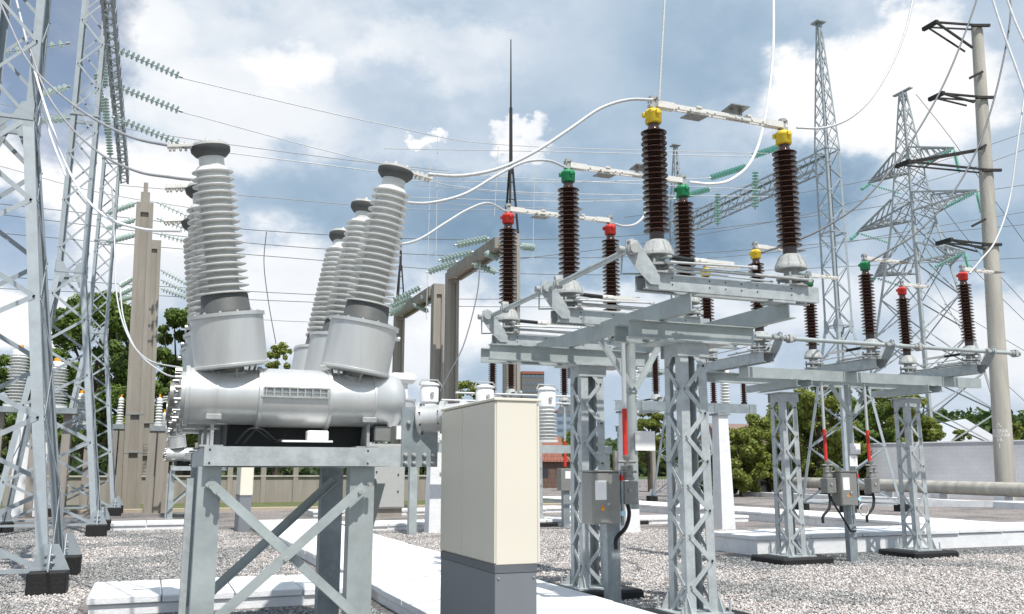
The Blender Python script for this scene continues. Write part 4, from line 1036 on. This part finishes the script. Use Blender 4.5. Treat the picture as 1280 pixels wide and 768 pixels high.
# ------------------------------------------------------------------ trees
def leaf_mesh(name, blobs, n, size, mt, parent, seed, flat=.75):
    if name == 'crown': n = int(n*2.2); size *= .62
    rng = np.random.default_rng(seed)
    W = np.array([b[3]**2 for b in blobs]); W = W/W.sum()
    idx = rng.choice(len(blobs), n, p=W); B = np.array(blobs)[idx]
    d = rng.normal(size=(n, 3)); d /= np.linalg.norm(d, axis=1)[:, None]
    rad = B[:, 3]*rng.uniform(.55, 1.0, n)**.5*(1+rng.normal(0, .10, n))
    rad = B[:, 3]*rng.uniform(.2, 1.15, n)
    c = B[:, :3]+d*rad[:, None]*np.array([1, 1, flat])
    u = rng.normal(size=(n, 3)); u /= np.linalg.norm(u, axis=1)[:, None]
    v = np.cross(u, d+rng.normal(0, .5, (n, 3))); v /= np.linalg.norm(v, axis=1)[:, None]
    s = size*rng.uniform(.6, 1.3, n)[:, None]
    V = np.stack([c-u*s*.6, c+v*s*.35, c+u*s*.6, c-v*s*.35], 1).reshape(-1, 3)
    me = bpy.data.meshes.new(name); me.vertices.add(n*4); me.vertices.foreach_set('co', V.reshape(-1))
    me.loops.add(n*4); me.loops.foreach_set('vertex_index', np.arange(n*4, dtype=np.int32))
    me.polygons.add(n); me.polygons.foreach_set('loop_start', (np.arange(n)*4).astype(np.int32))
    me.update(calc_edges=True); me.materials.append(mt)
    o = bpy.data.objects.new(name, me); COL.objects.link(o); o.parent = parent; return o
def tree(label, px, D, ytop, wpx, mt, n=9000, size=.3, seed=1, group='trees behind the yard', name='tree', low=.25):
    rnd = random.Random(seed); p = at(px, 590, D); zt = at(px, ytop, D).z; w = wpx*D/1139/2
    o = empty(name, (p.x, p.y, 0), label, 'tree' if name == 'tree' else 'bush', group)
    blobs = []; nb = 70
    for k in range(nb):
        t = rnd.random(); z = zt*(low+(1-low)*t); env = sqrt(max(0, 1-((t-.42)/.62)**2))
        a = rnd.uniform(0, 2*pi); r = w*env*sqrt(rnd.uniform(0, 1))*.85
        br = rnd.uniform(.09, .22)*min(w, zt*.5)
        z = min(z, zt-br*.6)
        blobs.append((r*cos(a), r*sin(a), z, br))
    m = M(); hh = zt*.55
    m.tube((0, 0, 0), (0, 0, hh), zt*.028, zt*.016, 8, False)
    for b in blobs[:16]:
        z0 = rnd.uniform(.25, .9)*hh; m.tube((0, 0, z0), (b[0], b[1], b[2]), zt*.010, zt*.003, 5, False)
    m.build('trunk', bark, o)
    leaf_mesh('crown', blobs, n, size, mt, o, seed); return o
tree('broad dark green tree behind the left lattice towers', 108, 62, 368, 175, leaf_a, 20000, .42, 1)
tree('tall green tree filling the gap left of the concrete posts', 150, 70, 385, 150, leaf_a, 15000, .45, 2)
tree('green tree seen between the concrete post and the breaker', 222, 66, 385, 115, leaf_a, 15000, .40, 3)
tree('sparse tree at the far left edge with sky showing through', 12, 58, 440, 80, leaf_a, 6000, .36, 4)
tree('low tree behind the white bushings at left', 52, 70, 455, 150, leaf_a, 12000, .42, 5)
tree('small tree showing between the breaker bushings', 345, 75, 430, 60, leaf_b, 4000, .36, 6)
tree('small tree beside the close pair of portal posts', 585, 70, 478, 62, leaf_b, 6000, .32, 7)
tree('low tree behind the second breaker', 235, 72, 490, 150, leaf_a, 10000, .4, 8)
tree('small tree behind the fence near the red roof', 725, 78, 535, 60, leaf_b, 5000, .32, 9)
tree('leafy tree behind the near pipe post', 812, 74, 505, 60, leaf_b, 6000, .32, 10)
lst = [(925, 536, 70, leaf_b), (960, 518, 80, leaf_b), (1000, 500, 90, leaf_b), (1030, 476, 80, leaf_b), (1075, 482, 110, leaf_a), (1115, 486, 80, leaf_b), (1142, 492, 60, leaf_b), (890, 552, 60, leaf_a)]
lbl = ['low bush right of the tall white post', 'dark bush behind the mesh fence', 'yellowish bush left of the right lattice column', 'tall yellow green tree behind the left column of the right support', 'large green tree behind the twin drive post', 'yellow green tree left of the right lattice column head', 'green tree at the end of the block wall', 'dark low bush directly behind the tall white post']
for i, (px, yt, w, mt) in enumerate(lst): tree(lbl[i], px, 60+i % 3*3, yt, w*1.35, mt, 15000, .28, 20+i, 'hedge trees behind the mesh fence', low=.1)
tree('small yellowish shrub above the block wall left of the concrete pole', 1205, 66, 538, 40, leaf_b, 2500, .25, 40, 'shrubs above the wall', 'shrub', .1)
tree('small orange green shrub at the right edge above the wall', 1272, 66, 528, 36, leaf_b, 2500, .25, 41, 'shrubs above the wall', 'shrub', .1)
def far_wood(label, pxs, D, yt, n, size, seed):
    rnd = random.Random(seed); blobs = []
    for k in range(160):
        px = rnd.uniform(*pxs); DD = D*rnd.uniform(.95, 1.1); p = at(px, yt+rnd.uniform(2, 30), DD); r = rnd.uniform(5, 9)*D/300
        blobs.append((p.x, p.y, p.z-r*.5, r))
    root = leaf_mesh('far_wood', blobs, n, size, leaf_c, None, seed); tag(root, label, 'woodland', kind='stuff')
far_wood('dark band of distant woodland along the horizon at right', (1120, 1420), 300, 516, 30000, 2.0, 3)
far_wood('low band of distant greenery on the horizon at centre', (640, 1120), 330, 552, 30000, 2.0, 4)
far_wood('low band of distant greenery behind the fence at left', (-150, 640), 200, 556, 30000, 1.6, 5)

# ------------------------------------------------------------------ insulator strings and wires
def string(label, a, b, n=12, r=.11, mt=glassd, group='glass insulator strings', name='insulator_string'):
    a = Vector(a); b = Vector(b); o = empty(name, a, label, 'insulator string', group); ax = b-a; L = ax.length
    d = ax.normalized()
    M().tube((0, 0, 0), ax, .018, n=6).tube(ax*.94, ax*1.0, .04, n=6).tube((0, 0, 0), ax*.05, .04, n=6).build('rod', galv, o)
    m = M(); sag = L*.03
    for k in range(n):
        p = ax*((k+1)/(n+1.2)); m.lathe([(.03, -.05), (.045, 0), (r*.9, .012), (r, .03), (r*.85, .034), (.04, .04)], p, d, 14)
    m.build('glass_discs', mt, o); return o
def wire(label, pts, r, mt=cable_w, n=8, group='overhead conductors', name='wire', cat='wire', seg=8):
    c = crom(pts, n); o = M(); org = c[0].copy(); o.poly([q-org for q in c], r, seg)
    ob = o.build(name, mt, None, label, cat, group); ob.location = org; return ob
def pw(spec): return [at(*s) for s in spec]
# left strings on the second tower
for i, (ya, yb, y2) in enumerate(((60, 97, 195), (107, 140, 222), (147, 181, 250))):
    a = at(140, ya-1, 25.8); b = at(228, yb, 26.2)
    string(f'{("upper","middle","lower")[i]} white glass insulator string right of the second lattice tower', a, b, 13, .13)
    wire(f'{("upper","middle","lower")[i]} long span wire from the left insulator strings to the right of the yard', pw([(228, yb, 26.2), (245, yb+5, 26.4), (480, (156, 205, 216)[i]-[0, 0, 0][i], 29), (640, (182, 222, 240)[i], 33), (960, (192, 238, 246)[i], 40)]), .016)
    a2 = at(88, (54, 108, 148)[i], 25.6); b2 = at((0, 38, 38)[i], (66, 122, 152)[i], 26)
    string(f'{("upper","middle","lower")[i]} glass insulator string left of the second lattice tower', b2, a2, 7, .12)
for i, dx in enumerate((0, 1)):
    pass
for i, (ya, yb) in enumerate(((253, 276), (273, 292), (292, 306))):
    string(f'{("top","middle","bottom")[i]} insulator string running right from the tallest concrete post', at(196, ya, 41), at(247, yb, 42), 9, .15, mt=glassd)
    string(f'{("top","middle","bottom")[i]} insulator string running left from the tallest concrete post', at(170, ya+1, 41), at(133, yb-9+i*3, 42), 8, .15, mt=glassd)
for i, (ya, yb) in enumerate(((338, 356), (350, 366), (361, 373))):
    string(f'{("top","middle","bottom")[i]} insulator string right of the farther concrete post', at(201, ya, 47), at(235, yb, 48), 8, .15, mt=glassd)
    string(f'{("top","middle","bottom")[i]} insulator string left of the farther concrete post', at(166, ya+10, 47), at(150, yb+2, 48), 7, .15, mt=glassd)
# strings hanging under the left girder
for i, (px, y0, y1, D) in enumerate(((127, 60, 110, 28), (131, 120, 170, 31), (134, 150, 196, 34), (122, 90, 140, 27))):
    string(f'glass insulator string hanging beside the left girder, number {("first","second","third","fourth")[i]} from above', at(px, y0, D), at(px+4, y1, D), 12, .13, mt=glassd, group='hanging strings of the left girder')
# strings on concrete portals
ps = [((568, 307, 30.3), (611, 298, 31)), ((548, 326, 31.7), (592, 315, 32.3)), ((533, 341, 33), (572, 327, 33.6)), ((489, 377, 38.6), (527, 359, 39.4)), ((484, 386, 40), (515, 370, 40.8)), ((486, 394, 41), (506, 380, 41.8))]
nm6 = ['nearest the red-capped insulator', 'second along the near portal beam', 'third along the near portal beam', 'right one on the rear portal beam', 'lowest one on the rear portal beam', 'upper one on the rear portal beam']
for i, (a, b) in enumerate(ps): string(f'glass insulator string {nm6[i]}, left side', at(*a), at(*b), 9, .14, glassd, group='strings on the portal beams')
for i, (a, b) in enumerate((((606, 316, 31), (623, 323, 31.4)), ((590, 330, 32.3), (622, 341, 33)), ((526, 370, 39), (538, 378, 39.3)), ((516, 380, 40), (536, 390, 40.5)), ((650, 308, 29), (668, 310, 29.3)))):
    string(f'glass insulator string {("just left of the near portal post", "long one left of the near portal post", "short one under the rear portal beam", "long one under the rear portal beam", "right of the near portal post")[i]}, right side', at(*a), at(*b), 7, .13, glassd, group='strings on the portal beams')
# right girder strings
for i, (a, b) in enumerate((((938, 196, 40.6), (988, 179, 41.4)), ((886, 223, 43), (934, 208, 43.8)), ((842, 249, 45.5), (888, 236, 46.3)))):
    string(f'green glass insulator string lying along the right lattice girder, {("nearest the tower","middle of three","farthest of three")[i]}', at(*a), at(*b), 13, .17, glassg, group='strings on the right girder')
    wire(f'thin wire running left from the {("near","middle","far")[i]} string of the right girder', pw([(a[0], a[1], a[2]), (700, (190, 228, 252)[i], 42), (480, (186, 226, 246)[i], 44)]), .02)
for i, (px, y0, y1, D) in enumerate(((944, 212, 262, 40.5), (897, 240, 283, 44))):
    string(f'green glass insulator string hanging below the right girder, {("right","left")[i]} one', at(px, y0, D), at(px, y1, D), 12, .16, glassg, group='strings on the right girder')
# jumpers of the breaker
wire('dark cable sweeping from the top left corner to the front left bushing', pw([(-10, -20, 12), (12, 30, 11.5), (34, 75, 11), (66, 110, 10), (110, 144, 9), (160, 170, 8), (205, 181, 7.2), (238, 184.5, 6.85)]), .013, mat('mid_grey_cable', (.34, .34, .35), .5, .2), group='cables to the breaker bushings', name='cable', cat='cable')
wire('dark cable running from the first tower to the middle left bushing', pw([(34, 50, 13), (55, 110, 12.5), (85, 155, 12), (125, 192, 11), (170, 214, 9.5), (215, 222, 8.3), (240, 225, 8.05)]), .015, mat('mid_grey_cable', (.34, .34, .35), .5, .2), group='cables to the breaker bushings', name='cable', cat='cable')
wire('bright white cable falling from the top to the rear left bushing', pw([(19, -5, 13), (38, 70, 13), (62, 150, 12.6), (92, 225, 12), (128, 268, 11), (175, 286, 10), (226, 289, 9.3)]), .017, mat('bright_cable', (.85, .86, .88), .4), group='cables to the breaker bushings', name='cable', cat='cable')
wire('bright white vertical cable hanging beside the first tower', pw([(55, -5, 15), (49, 60, 15), (47, 100, 15), (60, 160, 15), (82, 220, 15)]), .02, mat('bright_cable', (.85, .86, .88), .4), group='cables to the breaker bushings', name='cable', cat='cable')
wire('light cable rising from the front right bushing to the near yellow cap', pw([(535, 218, 7.65), (575, 220, 7.8), (620, 212, 7.9), (665, 192, 8.1), (710, 163, 8.4), (750, 136, 8.6), (785, 125, 8.8), (816, 125, 8.95)]), .0165, group='cables to the breaker bushings', name='cable', cat='cable')
wire('light cable rising from the middle right bushing to the near green cap', pw([(495, 252, 8.9), (535, 254, 9.2), (580, 243, 9.5), (620, 220, 9.9), (655, 203, 10.3), (685, 201, 10.6), (706, 209, 10.8)]), .0165, group='cables to the breaker bushings', name='cable', cat='cable')
wire('light cable rising from the rear right bushing to the near red cap', pw([(445, 303, 10.1), (480, 307, 10.4), (520, 301, 10.9), (555, 280, 11.5), (585, 262, 12), (610, 254, 12.4), (631, 264, 12.65)]), .0165, group='cables to the breaker bushings', name='cable', cat='cable')
wire('white cable rising straight up from the near left yellow cap', pw([(824, 126, 9.0), (827, 70, 9), (831, 0, 9), (834, -60, 9)]), .013, group='cables to the disconnector caps', name='cable', cat='cable')
wire('light cable arcing from the right yellow cap up to the top edge', pw([(996, 160, 9.5), (1030, 160, 9.6), (1062, 148, 9.8), (1090, 122, 10), (1115, 80, 10.2), (1133, 35, 10.4), (1144, -15, 10.6)]), .013, group='cables to the disconnector caps', name='cable', cat='cable')
wire('white cable arcing from the right green cap up between the insulators', pw([(862, 228, 11.5), (890, 230, 11.6), (915, 224, 11.8), (940, 200, 12), (956, 150, 12.2), (966, 70, 12.4), (967, -15, 12.6)]), .02, mat('bright_cable', (.85, .86, .88), .4), group='cables to the disconnector caps', name='cable', cat='cable')
wire('short light cable hooking from the right red cap to a white post', pw([(768, 280, 13.4), (780, 283, 13.6), (795, 280, 14), (806, 268, 14.5), (808, 250, 15)]), .02, group='cables to the disconnector caps', name='cable', cat='cable')
gw = cable_d
wire('grey cable rising from the right yellow capped pole past the spire tower', pw([(952, 316, 15.1), (985, 305, 15.3), (1030, 285, 15.6), (1080, 250, 16), (1130, 190, 16.5), (1175, 115, 17), (1205, 45, 17.4), (1226, -15, 17.8)]), .018, mat('grey_cable', (.13, .135, .14), .5, .2), group='cables to the disconnector caps', name='cable', cat='cable')
wire('grey cable rising from the right green capped pole across the transmission tower', pw([(1086, 328, 16), (1110, 314, 16.2), (1145, 292, 16.5), (1185, 250, 17), (1220, 190, 17.4), (1245, 115, 17.8), (1262, 30, 18.2), (1262, -15, 18.4)]), .018, mat('grey_cable', (.35, .36, .37)), group='cables to the disconnector caps', name='cable', cat='cable')
wire('pale cable curving from the right red capped pole around the concrete pole', pw([(1212, 342, 17), (1226, 325, 17.1), (1245, 300, 17.4), (1262, 250, 17.8), (1272, 180, 18), (1282, 110, 18.3), (1292, 40, 18.6)]), .018, group='cables to the disconnector caps', name='cable', cat='cable')
wire('bright cable crossing the upper right corner, left strand', pw([(1236, -15, 18), (1252, 35, 18), (1270, 85, 18), (1284, 125, 18)]), .025, mat('bright_cable', (.85, .86, .88), .4), group='cables in the upper right corner')
wire('bright cable crossing the upper right corner, right strand', pw([(1254, -15, 18), (1268, 25, 18), (1285, 62, 18)]), .025, mat('bright_cable', (.85, .86, .88), .4), group='cables in the upper right corner')
wire('thin white jumper loop falling beside the concrete post to the breaker end', pw([(140, 235, 24), (143, 300, 24), (146, 370, 23), (160, 420, 22), (185, 450, 21), (232, 461, 20)]), .02, group='thin jumpers at left')
wire('second thin jumper loop hanging near the concrete post', pw([(150, 360, 24), (155, 400, 23), (172, 440, 22), (205, 467, 21), (228, 472, 20)]), .02, group='thin jumpers at left')
for i, (px, y0, y1) in enumerate(((106, 0, 0),)): pass
for i, (px0, px1, y0, y1) in enumerate(((547, 545, 172, 330), (623, 618, 183, 270), (668, 666, 213, 330), (538, 533, 205, 400))):
    wire(f'thin vertical dropper wire, {("first","third","fourth","second")[i]} from the left between the span wires and the yard', pw([(px0, y0, 31), ((px0+px1)/2, (y0+y1)/2, 31), (px1, y1, 31)]), .012, group='thin dropper wires')
ex_ = [((-10, 128), (180, 165), (400, 196), (560, 214)), ((150, 232), (320, 246), (520, 262), (640, 262)), ((-10, 205), (120, 240), (250, 262)), ((520, 232), (760, 250), (900, 238), (1040, 205)), ((240, 392), (330, 400), (420, 404)), ((480, 252), (620, 258), (700, 262))]
nx_ = ['faint wire crossing between the strings and the left bushing tops', 'faint wire leaving the tallest concrete post towards the portals', 'faint wire passing behind the second tower to the post', 'faint wire passing behind the green-capped insulators', 'faint low wire between the breaker turrets', 'faint wire ending above the near portal beam']
for i, sp in enumerate(ex_): wire(nx_[i], [at(x, y, 50+i*2) for x, y in sp], .022, mat('mid_grey_cable', (.34, .34, .35)), 5, 'faint distant wires', seg=5)
# far dark span wires
fl = [((-20, 253), (320, 288), (620, 300), (900, 285), (1290, 230)), ((-20, 266), (320, 305), (640, 322), (900, 315), (1290, 280)), ((-20, 290), (330, 320), (640, 342), (900, 340), (1290, 322)), ((-20, 345), (340, 366), (560, 374), (800, 372)), ((-20, 360), (340, 376), (560, 383), (800, 384)),
      ((640, 325), (800, 305), (1000, 270), (1200, 215), (1300, 180)), ((780, 272), (960, 248), (1130, 215), (1300, 160)), ((800, 330), (1000, 312), (1160, 285), (1300, 262)), ((1145, 118), (1190, 175), (1250, 260), (1300, 330)), ((1150, 220), (1210, 300), (1300, 400)), ((1150, 260), (1220, 340), (1300, 420)), ((1180, 380), (1300, 450)), ((1160, 340), (1220, 440), (1300, 520))]
nmw = ['uppermost dark span wire crossing behind the breaker bushings', 'second dark span wire crossing behind the breaker bushings', 'third dark span wire crossing behind the breaker bushings', 'fourth dark span wire, low behind the breaker turrets', 'lowest dark span wire behind the breaker turrets',
       'dark span wire rising from the portal post to the upper right', 'dark span wire passing under the right lattice girder', 'dark span wire passing low behind the right lattice girder', 'thin earth wire descending from the peak of the transmission tower', 'upper thin wire descending right of the transmission tower', 'middle thin wire descending right of the transmission tower', 'lower short thin wire right of the concrete pole', 'steepest thin wire descending behind the concrete pole']
for i, sp in enumerate(fl): wire(nmw[i], [at(x, y, 58+i*1.5) for x, y in sp], .025, gw, 5, 'distant dark span wires', seg=5)
wire('dark bent jumper hanging between the wires left of the bushings', pw([(333, 290, 40), (330, 330, 40), (336, 380, 40), (345, 430, 40)]), .02, gw, group='thin dark jumpers')
wire('dark jumper dropping from the near portal string towards the cabinet', pw([(600, 330, 30), (596, 370, 29), (580, 430, 28), (560, 470, 27), (550, 490, 26)]), .02, gw, group='thin dark jumpers')

# ------------------------------------------------------------------ world: sky and clouds
SUN_AZ = Vector((.03, -1, 0)).normalized(); EL = radians(60)
to_sun = SUN_AZ*cos(EL)+Vector((0, 0, sin(EL)))
w = bpy.data.worlds.new('World'); S.world = w; w.use_nodes = True; nt = w.node_tree; N = nt.nodes; L = nt.links
bg = N['Background']; sky = N.new('ShaderNodeTexSky'); sky.sky_type = 'NISHITA'; sky.sun_disc = False
sky.sun_elevation = EL; sky.sun_rotation = math.atan2(to_sun.x, to_sun.y); sky.air_density = 1.0; sky.dust_density = .6; sky.ozone_density = 2
L.new(sky.outputs[0], bg.inputs['Color']); bg.inputs['Strength'].default_value = .11
tc = N.new('ShaderNodeTexCoord')
nz = N.new('ShaderNodeTexNoise'); nz.inputs['Scale'].default_value = 3.2; nz.inputs['Detail'].default_value = 8; nz.inputs['Roughness'].default_value = .55
nz.inputs['Distortion'].default_value = .3
mp = N.new('ShaderNodeMapping'); mp.inputs['Scale'].default_value = (1, 1, 1.6); mp.inputs['Location'].default_value = (3.1, 1.7, .4); L.new(tc.outputs['Generated'], mp.inputs[0]); L.new(mp.outputs[0], nz.inputs['Vector'])
nz2 = N.new('ShaderNodeTexNoise'); nz2.inputs['Scale'].default_value = 9; nz2.inputs['Detail'].default_value = 9; nz2.inputs['Roughness'].default_value = .6; L.new(mp.outputs[0], nz2.inputs['Vector'])
# warped direction for ragged blob edges
nc = N.new('ShaderNodeVectorMath'); nc.operation = 'SUBTRACT'; L.new(nz2.outputs['Color'], nc.inputs[0]); nc.inputs[1].default_value = (.5, .5, .5)
nsx = N.new('ShaderNodeVectorMath'); nsx.operation = 'SCALE'; nsx.inputs['Scale'].default_value = .16; L.new(nc.outputs[0], nsx.inputs[0])
nd = N.new('ShaderNodeVectorMath'); nd.operation = 'ADD'; L.new(tc.outputs['Generated'], nd.inputs[0]); L.new(nsx.outputs[0], nd.inputs[1])
nn = N.new('ShaderNodeVectorMath'); nn.operation = 'NORMALIZE'; L.new(nd.outputs[0], nn.inputs[0])
def blobs(lst):
    acc = None
    for px, py, rx, ry, amp in lst:
        amp = amp*DK
        c = dirv(px, py); R = Vector((c.y, -c.x, 0)).normalized(); U = R.cross(c).normalized()
        def dot(vec, k):
            d = N.new('ShaderNodeVectorMath'); d.operation = 'DOT_PRODUCT'; L.new(nn.outputs[0], d.inputs[0]); d.inputs[1].default_value = vec*k; return d.outputs['Value']
        a = dot(R, F_/rx); b = dot(U, F_/ry); f = dot(c, 1)
        s1 = N.new('ShaderNodeMath'); s1.operation = 'MULTIPLY'; L.new(a, s1.inputs[0]); L.new(a, s1.inputs[1])
        s2 = N.new('ShaderNodeMath'); s2.operation = 'MULTIPLY_ADD'; L.new(b, s2.inputs[0]); L.new(b, s2.inputs[1]); L.new(s1.outputs[0], s2.inputs[2])
        g_ = N.new('ShaderNodeMath'); g_.operation = 'GREATER_THAN'; L.new(f, g_.inputs[0]); g_.inputs[1].default_value = .3
        mr = N.new('ShaderNodeMapRange'); mr.interpolation_type = 'SMOOTHSTEP'; L.new(s2.outputs[0], mr.inputs[0]); mr.inputs[1].default_value = 1.9; mr.inputs[2].default_value = .1; mr.inputs[3].default_value = 0; mr.inputs[4].default_value = amp
        mu = N.new('ShaderNodeMath'); mu.operation = 'MULTIPLY'; L.new(mr.outputs[0], mu.inputs[0]); L.new(g_.outputs[0], mu.inputs[1])
        if acc is None: acc = mu.outputs[0]
        else:
            ad = N.new('ShaderNodeMath'); ad.operation = 'ADD'; L.new(acc, ad.inputs[0]); L.new(mu.outputs[0], ad.inputs[1]); acc = ad.outputs[0]
    return acc
# brightness field 0 dark blue-grey cloud .. 1 white cloud
DK = .8
bright = blobs([(1080, 110, 100, 60, .75), (1180, 90, 60, 60, .55), (1010, 110, 40, 30, .3), (1150, 180, 60, 40, .3), (300, 140, 110, 60, .26), (190, 250, 90, 60, .6), (60, 210, 60, 40, .5), (20, 420, 60, 40, .6), (365, 80, 45, 35, .34), (120, 340, 120, 60, .35), (650, 168, 26, 12, .55), (672, 190, 22, 12, .4), (522, 172, 14, 9, .6), (540, 420, 90, 70, .38), (350, 370, 60, 80, .42), (700, 420, 140, 50, .30), (640, 90, 200, 60, .12), (960, 380, 140, 40, .2), (1260, 420, 80, 60, .25), (150, 20, 60, 40, .25), (320, 30, 160, 50, .16), (560, 60, 90, 40, .12)])
DK = .68
dark = blobs([(420, 250, 150, 50, .30), (720, 290, 160, 60, .42), (900, 60, 120, 80, .22), (930, 280, 110, 80, .38), (760, 130, 130, 80, .14), (1210, 300, 90, 50, .18), (480, 120, 90, 40, .1), (590, 280, 100, 50, .22), (1020, 230, 60, 50, .2)])
base = N.new('ShaderNodeMapRange'); L.new(nz.outputs[0], base.inputs[0]); base.inputs[1].default_value = .3; base.inputs[2].default_value = .75; base.inputs[3].default_value = .49; base.inputs[4].default_value = .73
fine = N.new('ShaderNodeMapRange'); L.new(nz2.outputs[0], fine.inputs[0]); fine.inputs[1].default_value = .3; fine.inputs[2].default_value = .7; fine.inputs[3].default_value = -.07; fine.inputs[4].default_value = .07
s = N.new('ShaderNodeMath'); s.operation = 'ADD'; L.new(base.outputs[0], s.inputs[0]); L.new(fine.outputs[0], s.inputs[1])
s2 = N.new('ShaderNodeMath'); s2.operation = 'ADD'; L.new(s.outputs[0], s2.inputs[0]); L.new(bright, s2.inputs[1])
s3 = N.new('ShaderNodeMath'); s3.operation = 'SUBTRACT'; L.new(s2.outputs[0], s3.inputs[0]); L.new(dark, s3.inputs[1])
cr = N.new('ShaderNodeValToRGB'); e = cr.color_ramp.elements
e[0].position = 0; e[0].color = (.14, .23, .33, 1); e[1].position = 1; e[1].color = (1.02, 1.03, 1.05, 1)
for p_, c_ in ((.22, (.23, .35, .49)), (.45, (.40, .53, .67)), (.62, (.58, .68, .80)), (.82, (.88, .92, .97))):
    q = e.new(p_); q.color = (*c_, 1)
L.new(s3.outputs[0], cr.inputs[0])
bg2 = N.new('ShaderNodeBackground'); L.new(cr.outputs[0], bg2.inputs[0]); bg2.inputs[1].default_value = 1.0
DK = 1
blue = blobs([(70, 50, 80, 70, 1.0), (10, 300, 70, 60, .8), (60, 150, 60, 40, .8)])
bl = N.new('ShaderNodeMapRange'); L.new(blue, bl.inputs[0]); bl.inputs[1].default_value = .1; bl.inputs[2].default_value = .9; bl.inputs[3].default_value = 1; bl.inputs[4].default_value = .25
ms = N.new('ShaderNodeMixShader'); L.new(bl.outputs[0], ms.inputs[0]); L.new(bg.outputs[0], ms.inputs[1]); L.new(bg2.outputs[0], ms.inputs[2]); L.new(ms.outputs[0], N['World Output'].inputs[0])
sd = bpy.data.lights.new('sun', 'SUN'); so = bpy.data.objects.new('sun', sd); COL.objects.link(so)
sd.energy = 5.0; sd.angle = radians(.6); sd.color = (1, .96, .90)
so.rotation_euler = (-to_sun).to_track_quat('-Z', 'Y').to_euler()
vs = S.view_settings; vs.view_transform = 'Standard'; vs.look = 'None'; vs.exposure = 0; vs.gamma = 1
